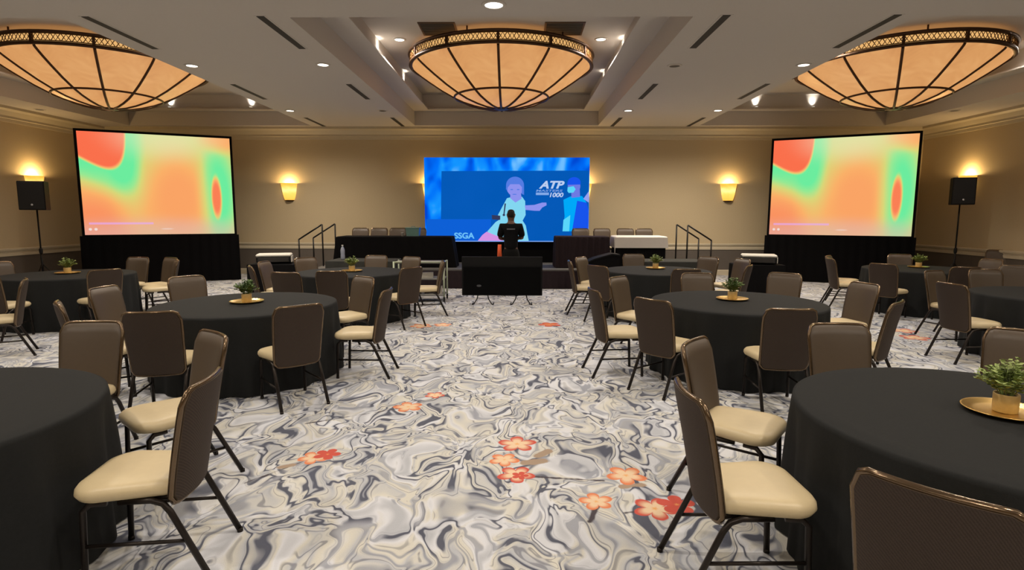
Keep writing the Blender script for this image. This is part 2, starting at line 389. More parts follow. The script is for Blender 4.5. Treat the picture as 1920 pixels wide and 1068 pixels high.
# cove uplights on the ledges of the coffers
M_cove = glow('cove_lens', (1., .95, .88), 5, True)
def cove(x, y, d, label):     # d = direction of the wall it grazes
    t = thing('cove_uplight', label, 'cove light', (x, y, Z1), 0, 'cove uplights on the coffer ledges')
    MB().lathe([(.0005, 0), (.045, 0), (.05, .04), (.035, .045), (.0005, .04)], 14).build('housing', M_trim, t)
    MB().lathe([(.0005, .0455), (.033, .0455), (.033, .0475), (.0005, .0475)], 14).build('lens', M_cove, t)
    o = lamp('SPOT', 'lamp', t, (0, 0, .07), COVE_W, (1., .93, .82), .03, spot_size=math.radians(70), spot_blend=.9)
    v = Vector((d[0]*.55, d[1]*.55, 1)); o.rotation_euler = v.to_track_quat('-Z', 'Y').to_euler()
# the ledge sits below the second step: a shallow lip carries the fittings
for cx, nm in COFFERS:
    m = MB(); e0, e1 = STEP, STEP+.16
    A = [(cx-CHX+e0, CY0+e0), (cx+CHX-e0, CY0+e0), (cx+CHX-e0, CY1-e0), (cx-CHX+e0, CY1-e0)]
    Bq = [(cx-CHX+e1, CY0+e1), (cx+CHX-e1, CY0+e1), (cx+CHX-e1, CY1-e1), (cx-CHX+e1, CY1-e1)]
    for z0, z1 in ((Z1-.03, Z1),):
        vs = [(x, y, z) for z in (z0, z1) for q in (A, Bq) for x, y in q]
        fs = []
        for k in range(4):
            j = (k+1) % 4
            fs += [(k, j, 4+j, 4+k), (8+k, 8+j, 12+j, 12+k), (4+k, 4+j, 12+j, 12+k), (k, j, 8+j, 8+k)]
        m.add(vs, fs, 0, False)
    struct(m.build('trim_%d' % (10+[n for _, n in COFFERS].index(nm)), M_ceil))
xl, xr = CX-CHX+STEP+.09, CX+CHX-STEP-.09
cove(xl, 10.9, (-1, 0), 'cove uplight on the left ledge of the central coffer, nearer one')
cove(xl, 13.3, (-1, 0), 'cove uplight on the left ledge of the central coffer, farther one')
cove(xr, 10.9, (1, 0), 'cove uplight on the right ledge of the central coffer, nearer one')
cove(xr, 13.3, (1, 0), 'cove uplight on the right ledge of the central coffer, farther one')
yb = CY1-STEP-.09
for px, lb in ((318, 'left coffer behind the chandelier, left of two'), (470, 'left coffer behind the chandelier, right of two'), (1418, 'right coffer behind the chandelier, left of two'), (1525, 'right coffer behind the chandelier, right of two')):
    cove(aty(px, 205, yb).x, yb, (0, 1), 'cove uplight on the back ledge of the '+lb)
cove(-8.33-CHX+STEP+.09, 13.0, (-1, 0), 'cove uplight on the left ledge of the left coffer')

# ------------------------------------------------------------------ chandeliers
def glass_material():
    t = NT('amber_glass'); o = t.obj(); n1 = t.noise(o, 1.6, 3, .6, .6)
    st = t.n('ShaderNodeMapping'); t.put(o, st.inputs[0]); st.inputs['Scale'].default_value = (6, 6, 1.2); n2 = t.noise(st.outputs[0], 1.2, 3, .6)
    c = t.ramp(n1, [(.3, s2l((202, 138, 82))), (.5, s2l((224, 160, 98))), (.7, s2l((238, 180, 116)))])
    c = t.mix(t.math('MULTIPLY', n2, .35), c, s2l((226, 158, 98)))
    e = t.n('ShaderNodeEmission'); t.put(c, e.inputs[0]); e.inputs[1].default_value = .88
    b = t.n('ShaderNodeBsdfPrincipled'); t.put(s2l((60, 46, 34)), b.inputs['Base Color']); b.inputs['Roughness'].default_value = .4
    ad = t.n('ShaderNodeAddShader'); t.t.links.new(e.outputs[0], ad.inputs[0]); t.t.links.new(b.outputs[0], ad.inputs[1])
    t.t.links.new(ad.outputs[0], t.out.inputs[0]); return t.m
M_glass = glass_material()
M_fretglow = glow('fret_backlight', (232, 180, 112), 1.0)
M_gilt = plain('gilt_fret', (120, 84, 44), .4, .6)
def chandelier(cx, label):
    t = thing('bowl_chandelier', label, 'chandelier', (cx, 11.85, 3.83), 0, 'bowl chandeliers')
    n, z0 = 12, 3.83
    up = [(1.755, 4.60), (1.735, 4.575), (1.68, 4.53), (1.58, 4.455), (1.42, 4.345), (1.18, 4.19), (.935, 4.055)]
    lo = [(.935, 4.055), (.76, 3.975), (.54, 3.905), (.34, 3.86), (.15, 3.84)]
    off = PI/2
    def panel(prof, nm):
        a0, a1 = off, off+2*PI/n; m = MB(); k = 4
        m.lathe([(r, z-z0) for r, z in prof], k, a0=a0, a1=a1); return m.mesh(nm, M_glass)
    pu, pl = panel(up, 'glass_panel'), panel(lo, 'glass_panel')
    rib = MB().tube([(math.cos(off)*r, math.sin(off)*r, z-z0-.004) for r, z in up+lo[1:]], .024, 6).mesh('rib', M_bronze)
    fr = MB()
    R = 1.80
    def pt(s, z): a = off+2*PI/n*s; return (R*math.cos(a), R*math.sin(a), z-z0)
    fr.tube([pt(i/6, 4.655) for i in range(7)], .009, 4); fr.tube([pt(i/6, 4.775) for i in range(7)], .009, 4)
    q = 6
    for i in range(q):
        fr.tube([pt((i+.05)/q, 4.66), pt((i+.5)/q, 4.77), pt((i+.95)/q, 4.66)], .008, 4); fr.tube([pt((i+.05)/q, 4.77), pt((i+.5)/q, 4.66), pt((i+.95)/q, 4.77)], .008, 4)
    frm = fr.mesh('fret', M_gilt)
    bkm = MB().lathe([(1.775, 4.63-z0), (1.775, 4.795-z0)], 4, a0=off, a1=off+2*PI/n).mesh('fret_backing', M_fretglow)
    pst = MB().box((-.022, R-.03, 4.60-z0), (.022, R+.02, 4.82-z0)).mesh('post', M_bronze)
    for i in range(n):
        a = 2*PI*i/n
        link('glass_panel', pu, t, None, a); link('glass_panel', pl, t, None, a); link('rib', rib, t, None, a)
        f = link('fret_panel', frm, t, None, a); link('fret_backing', bkm, f); link('post', pst, t, None, a)
    MB().lathe([(1.755, 4.60-z0), (1.80, 4.585-z0), (1.825, 4.605-z0), (1.815, 4.64-z0), (1.77, 4.64-z0)], 72).build('lower_rim', M_bronze, t)
    MB().lathe([(1.76, 4.785-z0), (1.82, 4.785-z0), (1.84, 4.805-z0), (1.83, 4.825-z0), (1.74, 4.825-z0)], 72).build('upper_rim', M_bronze, t)
    MB().tube([(.94*math.cos(2*PI*k/48), .94*math.sin(2*PI*k/48), 4.05-z0) for k in range(48)], .022, 6, closed=True).build('middle_ring', M_bronze, t)
    MB().lathe([(.0005, -.02), (.09, -.018), (.17, .0), (.175, .02), (.15, .03), (.0005, .03)], 32).build('bottom_finial', M_bronze, t)
    rod = MB().tube([(1.7, 0, 4.82-z0), (1.7, 0, ZT-z0)], .015, 6).mesh('hanger_rod', M_bronze)
    for k in range(6): link('hanger_rod', rod, t, None, 2*PI*k/6+.2)
    MB().lathe([(.0005, ZT-z0), (.3, ZT-z0), (.28, ZT-z0-.05), (.0005, ZT-z0-.06)], 24).build('canopy', M_bronze, t)
    lamp('POINT', 'lamp', t, (0, 0, 4.72-z0), CHAND_W, (1., .72, .42), .35)
    return t
chandelier(COFFERS[0][0], 'amber glass bowl chandelier with bronze ribs, leftmost of three')
chandelier(COFFERS[1][0], 'amber glass bowl chandelier with bronze ribs, in the central ceiling coffer above the aisle')
chandelier(COFFERS[2][0], 'amber glass bowl chandelier with bronze ribs, rightmost of three')

# ------------------------------------------------------------------ wall sconces
def sconce_material():
    t = NT('sconce_glass'); o = t.obj(); sp = t.n('ShaderNodeSeparateXYZ'); t.put(o, sp.inputs[0])
    k = t.math('ADD', t.math('MULTIPLY', sp.outputs[2], 1.6), t.math('MULTIPLY', t.noise(o, 6, 2), .2))
    c = t.ramp(k, [(.1, s2l((238, 168, 62))), (.45, s2l((250, 196, 92))), (.62, s2l((255, 226, 140))), (.8, s2l((246, 182, 76))), (1, s2l((226, 150, 54)))])
    return t.emit(c, 1.5)
M_sconce = sconce_material()
def sconce(loc, rotz, label):     # faces local -Y, wall at local y = 0
    t = thing('wall_sconce', label, 'wall sconce', loc, rotz, 'wall sconces'); t.rotation_euler = (0, 0, rotz)
    prof = [(.13, .04), (.155, .10), (.185, .22), (.205, .36), (.235, .52)]
    MB().lathe(prof, 16, a0=PI, a1=2*PI).build('glass_shade', M_sconce, t)
    MB().lathe([(.0005, 0), (.07, .005), (.12, .025), (.135, .045), (.0005, .05)], 16, a0=PI, a1=2*PI).build('bottom_cap', M_bronze, t)
    MB().box((-.10, -.02, .03), (.10, 0, .45), bev=.006).build('back_plate', M_bronze, t)
    lamp('POINT', 'lamp', t, (0, -.11, .50), SCONCE_W*(1 if rotz == 0 else 1.7), (1., .66, .28), .05)
for px, lb in ((543, 'left of the stage rails'), (807, 'half hidden behind the left edge of the blue video wall'), (1094, 'half hidden behind the right edge of the blue video wall'), (1365, 'between the right stage rails and the right projection screen')):
    q = aty(px, 360, YB); sconce((q.x, YB, 2.09), 0, 'glowing amber wall sconce '+lb)
sconce((XL, 14.0, 2.12), PI/2, 'glowing amber wall sconce on the left wall behind the loudspeaker')
sconce((XR, 14.75, 2.2), -PI/2, 'glowing amber wall sconce on the right wall behind the loudspeaker')

# ------------------------------------------------------------------ stage
SZ, SY0, SX0, SX1 = .45, 13.3, -4.85, 4.1
def pleats(m, x0, x1, y, z0, z1, pitch=.16, amp=.018, mi=0, flare=0.0):
    k = max(4, int((x1-x0)/pitch)*4); vs = []
    for i in range(k+1):
        x = x0+(x1-x0)*i/k; d = amp*math.sin(i*PI/2)+amp*.5*math.sin(i*1.7)
        vs += [(x, y-.6*d-.02, z1), (x, y-d-.02-flare, z0)]
    m.add(vs, [(2*i, 2*i+2, 2*i+3, 2*i+1) for i in range(k)], mi, True)
t = thing('stage', 'low black-skirted stage platform in front of the back wall', 'stage', (0, 0, 0))
mods = 5
for i in range(mods):
    a, b = SX0+(SX1-SX0)*i/mods, SX0+(SX1-SX0)*(i+1)/mods
    MB().box((a+.004, SY0, SZ-.06), (b-.004, 15.75, SZ)).build('deck_panel', M_deck, t)
m = MB(); pleats(m, SX0, SX1, SY0, .01, SZ-.03); m.build('skirt', M_drapedk, t)
MB().box((SX0+.02, SY0+.05, 0), (SX1-.02, 15.7, SZ-.06)).build('understructure', M_drape, t)
def stair_unit(sx, xin, name):
    t = thing('stage_steps', 'portable stage steps with black handrails at the %s end of the stage' % name, 'steps', (0, 0, 0), 0, 'stage steps')
    x0, x1 = xin, xin+sx*.62
    for i, z in enumerate((.38, .19)):
        a, b = x0+sx*.31*i, x0+sx*.31*(i+1)
        MB().box((min(a, b), 14.2, z-.05), (max(a, b), 15.2, z)).build('tread', M_deck, t)
    m = MB()
    for y in (14.23, 15.17):
        m.box((min(x0, x1), y-.02, 0), (max(x0, x1), y+.02, .14))
    m.build('stringer', M_blackmetal, t)
    for y in (14.2, 15.2):
        MB().tube([(x0+sx*.025, y, 0), (x0+sx*.025, y, 1.475)], .02, 8).tube([(x1, y, 0), (x1, y, 1.10)], .02, 8).tube([(x0+sx*.025, y, 1.475), (x1, y, 1.10)], .02, 8).build('handrail', M_blackmetal, t)
stair_unit(-1, -4.88, 'left'); stair_unit(1, 4.13, 'right')

# ------------------------------------------------------------------ video wall
LY, LX0, LX1, LZ0, LZ1 = 15.25, 0, 0, 0, 0
_a, _b = aty(795, 295, LY), aty(1103, 453, LY); LX0, LX1, LZ1, LZ0 = _a.x, _b.x, _a.z, _b.z
led = thing('video_screen', 'large blue video wall showing a tennis broadcast at the back of the stage', 'screen', ((LX0+LX1)/2, LY, SZ))
LW, LH = LX1-LX0, LZ1-LZ0
def led_bg():
    t = NT('video_crowd'); o = t.obj(); mp = t.n('ShaderNodeMapping'); t.put(o, mp.inputs[0]); mp.inputs['Scale'].default_value = (1.6, 1, .9); mp.inputs['Rotation'].default_value = (0, .5, 0)
    n = t.noise(mp.outputs[0], 1.5, 1.5, .5, .4)
    return t.emit(t.ramp(n, [(.3, s2l((0, 70, 210))), (.45, s2l((0, 112, 250))), (.58, s2l((20, 150, 255))), (.7, s2l((110, 190, 255)))]), 1.0)
M_crowd = led_bg()
def led_wall():
    t = NT('video_court_wall'); n = t.noise(t.obj(), .8, 2)
    return t.emit(t.mix(n, s2l((0, 86, 176)), s2l((10, 92, 190))), 1.0)
M_court = led_wall()
em = lambda nm, c: glow('video_'+nm, c, 1.0)
PZ = lambda x, y: ((x-80)/1735*LW-LW/2, (970-y)/875*LH+(LZ0-SZ))
def flat(polys, name, mats, depth, parent=led):
    m = MB()
    for poly, mi in polys:
        vs = [(*(lambda q: (q[0], depth, q[1]))(PZ(*p)),) for p in poly]; m.add(vs, [tuple(range(len(vs)))], mi, False); depth -= .0006
    return m.build(name, mats, parent)
def ell(cx, cy, rx, ry, n=28, a0=0, a1=2*PI): return [(cx+rx*math.cos(a0+(a1-a0)*i/n), cy+ry*math.sin(a0+(a1-a0)*i/n)) for i in range(n+(0 if a1-a0 > 6.2 else 1))]
MB().box((-LW/2, 0, LZ0-SZ), (LW/2, .09, LZ1-SZ)).build('cabinet', M_black, led)
MB().box((-LW/2, .09, 0), (LW/2, .5, LZ0-SZ)).box((-LW/2+.1, .1, LZ0-SZ), (-LW/2+.18, .4, LZ1-SZ-.3)).box((LW/2-.18, .1, LZ0-SZ), (LW/2-.1, .4, LZ1-SZ-.3)).build('support_base', M_drape, led)
flat([([(80, 970), (1815, 970), (1815, 95), (80, 95)], 0)], 'picture_crowd', M_crowd, -.002)
flat([([(250, 740), (1812, 760), (1812, 228), (262, 235)], 0), ([(95, 965), (800, 965), (900, 735), (95, 735)], 1), ([(780, 966), (1812, 966), (1812, 700), (780, 720)], 0),
      ([(80, 972), (1815, 972), (1815, 962), (80, 962)], 2)], 'picture_court', [M_court, em('floor', (14, 96, 214)), em('edge', (120, 160, 230))], -.004)
c_hair, c_skin, c_shirt, c_pink, c_dk, c_wh = em('hair', (84, 124, 226)), em('skin', (140, 146, 238)), em('shirt', (130, 214, 240)), em('shorts', (212, 146, 226)), em('dark', (52, 58, 92)), em('white', (186, 206, 240))
flat([([(855, 690), (950, 515), (1010, 500), (1110, 500), (1142, 545), (1148, 690), (1110, 760), (900, 760)], 2),
      ([(740, 865), (830, 765), (930, 700), (1110, 740), (1150, 800), (1182, 962), (900, 962)], 2),
      ([(640, 962), (690, 900), (735, 866), (830, 905), (910, 930), (912, 962)], 3),
      ([(1138, 590), (1240, 584), (1322, 560), (1366, 560), (1368, 588), (1322, 612), (1296, 646), (1240, 645), (1146, 636)], 1),
      ([(985, 450), (1095, 450), (1105, 520), (1040, 560), (985, 515)], 1),
      (ell(1035, 395, 92, 100), 1), (ell(1035, 380, 94, 88, 20, PI, 2*PI)+[(1130, 480), (1105, 470), (1108, 400), (1080, 370), (985, 370), (958, 405), (955, 440), (940, 420)], 0),
      (ell(1000, 425, 16, 6, 10), 0), (ell(1068, 425, 16, 6, 10), 0), (ell(1030, 475, 24, 5, 10), 0),
      ([(790, 690), (880, 698), (878, 742), (792, 736)], 4), ([(925, 570), (940, 570), (924, 690), (912, 690)], 4), (ell(918, 690, 14, 12, 12), 4)],
     'picture_player', [c_hair, c_skin, c_shirt, c_pink, c_dk], -.008)
flat([([(1545, 530), (1620, 495), (1740, 490), (1790, 560), (1812, 640), (1812, 860), (1540, 860), (1560, 700)], 0), ([(1690, 540), (1790, 560), (1812, 640), (1812, 860), (1640, 860)], 1),
      ([(1540, 860), (1548, 740), (1620, 690), (1610, 860)], 2), ([(1625, 430), (1715, 420), (1720, 500), (1630, 510)], 3), (ell(1655, 390, 66, 70), 3),
      ([(1588, 400), (1650, 390), (1672, 420), (1650, 455), (1600, 460), (1585, 440)], 2), (ell(1655, 350, 68, 54, 18, PI, 2*PI)+[(1723, 372), (1580, 376)], 1), ([(1755, 520), (1812, 440), (1812, 560)], 4)],
     'picture_bystander', [em('cyan', (0, 168, 248)), em('royal', (24, 84, 236)), em('aqua', (90, 214, 250)), em('skin_dim', (110, 122, 226)), em('lilac', (150, 160, 240))], -.008)
def lettering(txt, zx0, zx1, zy0, zy1, mat, shear=.0, bold=.02, depth=-.017):
    cu = bpy.data.curves.new('lettering', 'FONT'); cu.body = txt; cu.shear = shear; cu.offset = bold; cu.fill_mode = 'FRONT'
    o = bpy.data.objects.new('lettering', cu); COL.objects.link(o); dg = bpy.context.evaluated_depsgraph_get(); dg.update()
    me = bpy.data.meshes.new_from_object(o.evaluated_get(dg)); bpy.data.objects.remove(o)
    xs = [v.co.x for v in me.vertices]; ys = [v.co.y for v in me.vertices]
    x0, x1, y0, y1 = min(xs), max(xs), min(ys), max(ys); p0, p1 = PZ(zx0, zy1), PZ(zx1, zy0)
    for v in me.vertices:
        v.co = (p0[0]+(v.co.x-x0)/(x1-x0)*(p1[0]-p0[0]), depth, p0[1]+(v.co.y-y0)/(y1-y0)*(p1[1]-p0[1]))
    me.materials.clear(); me.materials.append(mat); return link('lettering', me, led)
lettering('ATP', 1285, 1555, 335, 415, c_wh, .3, .04)
lettering('MASTERS', 1255, 1535, 425, 448, em('type_dim', (120, 160, 226)), .2)
lettering('1000', 1400, 1545, 456, 504, c_wh, .2, .03)
flat([([(1255, 456), (1392, 456), (1392, 482), (1255, 482)], 0)], 'lettering_bar', em('bar', (130, 168, 230)), -.017)
lettering('SSGA', 390, 605, 876, 940, em('type_cyan', (110, 196, 250)), 0, .03)

# ------------------------------------------------------------------ projection screens
def projection_material():
    t = NT('projected_picture'); uv = t.n('ShaderNodeTexCoord').outputs['UV']; sp = t.n('ShaderNodeSeparateXYZ'); t.put(uv, sp.inputs[0]); u, v = sp.outputs[0], sp.outputs[1]
    def blob(cx, cy, rx, ry, soft, amp, p=2):
        dx = t.math('POWER', t.math('ABSOLUTE', t.math('DIVIDE', t.math('SUBTRACT', u, cx), rx)), p); dy = t.math('POWER', t.math('ABSOLUTE', t.math('DIVIDE', t.math('SUBTRACT', v, cy), ry)), p)
        d = t.math('POWER', t.math('ADD', dx, dy), 1/p)
        s = t.n('ShaderNodeMapRange', interpolation_type='SMOOTHERSTEP'); t.put(d, s.inputs[0]); s.inputs[1].default_value = 1+soft; s.inputs[2].default_value = 1-soft; s.inputs[3].default_value = 0; s.inputs[4].default_value = amp
        return s.outputs[0]
    w = t.math('ADD', v, t.math('MULTIPLY', u, .78))
    def sd(p=3.2):
        dx = t.math('POWER', t.math('DIVIDE', t.math('ABSOLUTE', t.math('SUBTRACT', u, .03)), .265), p); dy = t.math('POWER', t.math('DIVIDE', t.math('ABSOLUTE', t.math('SUBTRACT', w, 1.42)), .655), p)
        return t.math('POWER', t.math('ADD', dx, dy), 1/p)
    d = sd()
    def mr(x, a, b, c0, c1):
        n_ = t.n('ShaderNodeMapRange', interpolation_type='SMOOTHSTEP'); t.put(x, n_.inputs[0])
        for k, q in enumerate((a, b, c0, c1)): n_.inputs[k+1].default_value = q
        return n_.outputs[0]
    f = t.math('ADD', .29, blob(.62, .36, .22, .44, .75, .40))
    f = t.math('ADD', f, blob(.03, .06, .32, .40, .8, .52))
    f = t.math('SUBTRACT', f, mr(d, 1.12, 1.55, .30, 0))
    f = t.math('SUBTRACT', f, blob(.29, .42, .09, .30, .9, .09))
    f = t.math('SUBTRACT', f, blob(.89, .42, .11, .42, .7, .34))
    f = t.math('ADD', f, blob(.95, .98, .14, .12, .8, .35))
    f = t.math('MAXIMUM', f, mr(d, .97, 1.05, 1.0, 0))
    f = t.math('MAXIMUM', f, blob(.885, .38, .033, .20, .45, .92))
    c = t.ramp(f, [(0, s2l((108, 236, 158))), (.14, s2l((152, 232, 146))), (.32, s2l((216, 214, 120))), (.6, s2l((250, 176, 104))), (.78, s2l((250, 150, 98))), (1, s2l((250, 112, 76)))])
    c = t.mix(blob(.56, 1.0, .3, .2, .9, .45), c, s2l((240, 236, 200)))
    c = t.mix(blob(.5, -.06, .9, .2, .6, .5), c, s2l((216, 180, 176)))
    bar = t.math('MULTIPLY', t.math('LESS_THAN', t.math('ABSOLUTE', t.math('SUBTRACT', v, .112)), .010), t.math('MULTIPLY', t.math('GREATER_THAN', u, .03), t.math('LESS_THAN', u, .44)))
    c = t.mix(t.math('MULTIPLY', bar, .6), c, s2l((226, 170, 240)))
    d1 = t.math('MAXIMUM', blob(.035, .055, .010, .013, .3, 1), blob(.07, .055, .010, .013, .3, 1))
    d1 = t.math('MAXIMUM', d1, blob(.53, .055, .04, .008, .4, .4))
    c = t.mix(t.math('MULTIPLY', d1, .7), c, (.9, .88, .86))
    return t.emit(c, 1.0)
M_proj = projection_material()
def proj_screen(pl, pr, label):          # pl, pr: floor points of the left and right picture edge
    z0, z1 = 1.22, 3.66
    c = (pl+pr)/2; w = (pr-pl).length; ang = math.atan2(pr.y-pl.y, pr.x-pl.x)
    t = thing('projection_screen', label, 'projection screen', (c.x, c.y, 0), ang, 'projection screens')
    me = MB().add([(-w/2, 0, z0), (w/2, 0, z0), (w/2, 0, z1), (-w/2, 0, z1)], [(0, 1, 2, 3)], 0, False).mesh('screen_surface', M_proj)
    ul = me.uv_layers.new(name='UVMap')
    for lp in me.loops:
        v = me.vertices[lp.vertex_index].co; ul.data[lp.index].uv = ((v.x+w/2)/w, (v.z-z0)/(z1-z0))
    link('screen_surface', me, t)
    e = .055
    MB().box((-w/2-e, -.02, z0-e), (-w/2, .03, z1+e)).box((w/2, -.02, z0-e), (w/2+e, .03, z1+e)).box((-w/2, -.02, z1), (w/2, .03, z1+e)).box((-w/2, -.02, z0-e), (w/2, .03, z0)).build('frame', M_drape, t)
    MB().box((-w/2-.02, .008, z0-.02), (w/2+.02, .014, z1+.02)).build('backing', M_drape, t)
    m = MB(); pleats(m, -w/2-.1, w/2+.1, -.02, .01, z0-e+.03, .22, .02, 0, .06); m.build('skirt', M_drape, t)
    for s in (-1, 1):
        MB().tube([(s*(w/2+.03), .05, z0), (s*(w/2+.03), .05, .05)], .025, 6).tube([(s*(w/2+.03), .45, .03), (s*(w/2+.03), -.06, .03)], .025, 6).tube([(s*(w/2+.03), .43, .03), (s*(w/2+.03), .05, 1.1)], .018, 6).build('leg', M_blackmetal, t)
    return t
q0, q1 = aty(160, 445, 13.6), aty(440, 440, 15.0)
proj_screen(Vector((q0.x, q0.y, 0)), Vector((q1.x, q1.y, 0)), 'projection screen with orange and green picture and black skirt, left of the stage')
q0, q1 = aty(1442, 437, 15.4), aty(1709, 437, 14.0)
proj_screen(Vector((q0.x, q0.y, 0)), Vector((q1.x, q1.y, 0)), 'projection screen with orange and green picture and black skirt, right of the stage')

# ------------------------------------------------------------------ loudspeakers on stands
M_grille = plain('speaker_grille', (10, 10, 11), .6, nscale=120, namt=.3, bump=.6)
M_badge = plain('badge_silver', (200, 200, 205), .3, .6)
def speaker(px, Y, z0, z1, w, rz, side):
    q = aty(px, 400, Y); x = q.x
    s = thing('speaker_stand', 'black tripod stand under the %s loudspeaker' % side, 'speaker stand', (x, Y, 0), rz, 'speaker stands')
    MB().tube([(0, 0, .12), (0, 0, .95)], .022, 10).build('lower_tube', M_blackmetal, s)
    MB().tube([(0, 0, .9), (0, 0, z0)], .016, 10).build('upper_tube', M_blackmetal, s)
    MB().lathe([(.0005, .86), (.03, .86), (.034, .9), (.034, .95), (.024, .98), (.0005, .98)], 12).build('collar', M_black, s)
    for k in range(3):
        a = 2*PI*k/3+.5; MB().tube([(.02*math.cos(a), .02*math.sin(a), .62), (.42*math.cos(a), .42*math.sin(a), .012)], .012, 6).tube([(0, 0, .2), (.2*math.cos(a), .2*math.sin(a), .35)], .008, 6).build('leg', M_blackmetal, s)
    b = thing('loudspeaker', 'black loudspeaker on a tripod stand in front of the %s wall' % side, 'loudspeaker', (x, Y, z0), rz, 'loudspeakers')
    h = z1-z0
    body = [(-w/2, 0), (-w/2+.01, .02)]
    m = MB(); lo = [(-w/2, -.16), (w/2, -.16), (w/2*.72, .17), (-w/2*.72, .17)]
    m.layers([[(x_*.97, y_*.97, 0) for x_, y_ in lo], [(x_, y_, .015) for x_, y_ in lo], [(x_, y_, h-.015) for x_, y_ in lo], [(x_*.97, y_*.97, h) for x_, y_ in lo]], 0, False); m.build('cabinet', M_black, b)
    MB().box((-w/2+.02, -.172, .02), (w/2-.02, -.155, h-.02), bev=.006).build('grille', M_grille, b)
    MB().lathe([(.0005, 0), (.022, 0), (.02, .004), (.0005, .005)], 16).build('badge', M_badge, b, (0, -.1725, .11)).rotation_euler = (PI/2, 0, 0)
    MB().box((-.06, .12, h/2-.1), (.06, .19, h/2-.07)).build('rear_handle', M_black, b)
speaker(70, 12.3, 1.80, 2.41, .5, .25, 'left'); speaker(1798, 13.4, 1.97, 2.58, .46, -.3, 'right')

# ------------------------------------------------------------------ chairs
def chair_meshes():
    d = {}
    # seat: rounded trapezoid cushion
    def outline(e, z, n=10):
        pts = []; cs = [(.20-e*.8, -.20+e, .06), (.240-e, .26-e, .12), (-.240+e, .26-e, .12), (-.20+e*.8, -.20+e, .06)]
        st = [-PI/2, 0, PI/2, PI]
        for (x, y, r), a0 in zip(cs, st):
            r = max(.01, r-e*.3); ox = x-r if x > 0 else x+r; oy = y-r if y > 0 else y+r
            for k in range(n): a = a0+PI/2*k/(n-1); pts.append((ox+r*math.cos(a), oy+r*math.sin(a), z))
        return pts
    m = MB(); m.layers([outline(.035, .412), outline(.010, .420), outline(0, .440), outline(.003, .460), outline(.014, .476), outline(.04, .486), outline(.075, .491), outline(.13, .493)]); d['seat'] = m.mesh('seat', M_seat)
    # back: curved, raked panel; rear fabric, front pad, edge trim
    zb, zt = .372, .915
    def P(u, w, off):      # u -1..1 across, w 0..1 up
        half = .198+.022*w; x = u*half; z = zb+(zt-zb)*w
        y = -.205-.10*w**1.25+.035*u*u + off
        return x, y, z
    def clampw(u):         # rounded top corners
        a = abs(u); return 1 - (.0 if a < .76 else .13*(1-math.sqrt(max(0, 1-((a-.76)/.24)**2))))
    def botw(u):
        a = abs(u); return .0 if a < .8 else .07*(1-math.sqrt(max(0, 1-((a-.8)/.2)**2)))
    NU, NV = 14, 8
    us = [-1+2*i/NU for i in range(NU+1)]; us = [math.sin(u*PI/2)*.35+u*.65 for u in us]
    def sheet(off, bulge, inset):
        vs = []
        for u in us:
            uu = u*(1-inset); w0, w1 = botw(u)+inset*.5, clampw(u)-inset*.45
            for j in range(NV+1):
                f = j/NV; w = w0+(w1-w0)*f; e = (1-abs(u)**6)*(1-abs(2*f-1)**6); vs.append(P(uu, w, off+bulge*e))
        return vs, [(i*(NV+1)+j, (i+1)*(NV+1)+j, (i+1)*(NV+1)+j+1, i*(NV+1)+j+1) for i in range(NU) for j in range(NV)]
    def border(): 
        return [i*(NV+1)+NV for i in range(NU+1)]+[NU*(NV+1)+j for j in range(NV-1, -1, -1)]+[i*(NV+1) for i in range(NU-1, -1, -1)]+[j for j in range(1, NV)]
    bd = border(); k = len(bd)
    rv, rf = sheet(-.018, -.006, .02); fv, ff = sheet(.018, .012, .02); n = len(rv)
    m = MB(); m.add(rv, rf); d['back_panel'] = m.mesh('back_panel', M_backrear)
    m = MB(); mid = sheet(0, 0, 0)[0]
    m.add(fv+rv, [*ff]+[(bd[i], bd[(i+1) % k], bd[(i+1) % k]+n, bd[i]+n) for i in range(k)]); d['backrest'] = m.mesh('backrest', M_backfront)
    m = MB(); ring = [mid[i] for i in bd]; m.tube(ring, .0135, 6, closed=True); d['trim'] = m.mesh('trim', M_chairtrim)
    r = .0150
    for s in (-1, 1):
        m = MB(); m.tube([(s*.195, .10, .402), (s*.198, .17, .400), (s*.20, .20, .37), (s*.202, .215, .012)], r, 7).lathe([(.0005, 0), (.016, 0), (.016, .02), (.0005, .022)], 8, (s*.202, .215, 0)); d['fleg%d' % s] = m.mesh('leg', M_leg)
        m = MB(); m.tube([(s*.195, .05, .402), (s*.198, -.09, .402), (s*.20, -.14, .385), (s*.202, -.17, .345), (s*.208, -.325, .012)], r, 7).lathe([(.0005, 0), (.016, 0), (.016, .02), (.0005, .022)], 8, (s*.208, -.327, 0)); d['rleg%d' % s] = m.mesh('leg', M_leg)
        m = MB(); m.tube([(s*.202, .208, .20), (s*.206, -.235, .20)], .009, 6); d['str%d' % s] = m.mesh('stretcher', M_leg)
    m = MB(); m.tube([(-.195, .12, .402), (.195, .12, .402)], r, 6).tube([(-.195, -.08, .402), (.195, -.08, .402)], r, 6)
    for s in (-1, 1): m.tube([(s*.17, -.06, .404), (s*.17, -.16, .40), (s*.17, -.185, .43), (s*.17, -.19, .5)], r, 6)
    d['seat_frame'] = m.mesh('seat_frame', M_leg)
    return d
CH = chair_meshes()
def chair(loc, rz, label, group):
    t = thing('banquet_chair', label, 'chair', loc, rz, group)
    for nm, key in (('seat', 'seat'), ('backrest', 'backrest'), ('back_panel', 'back_panel'), ('trim', 'trim'), ('seat_frame', 'seat_frame'), ('leg', 'fleg-1'), ('leg', 'fleg1'), ('leg', 'rleg-1'), ('leg', 'rleg1'), ('stretcher', 'str-1'), ('stretcher', 'str1')):
        link(nm, CH[key], t)
    return t

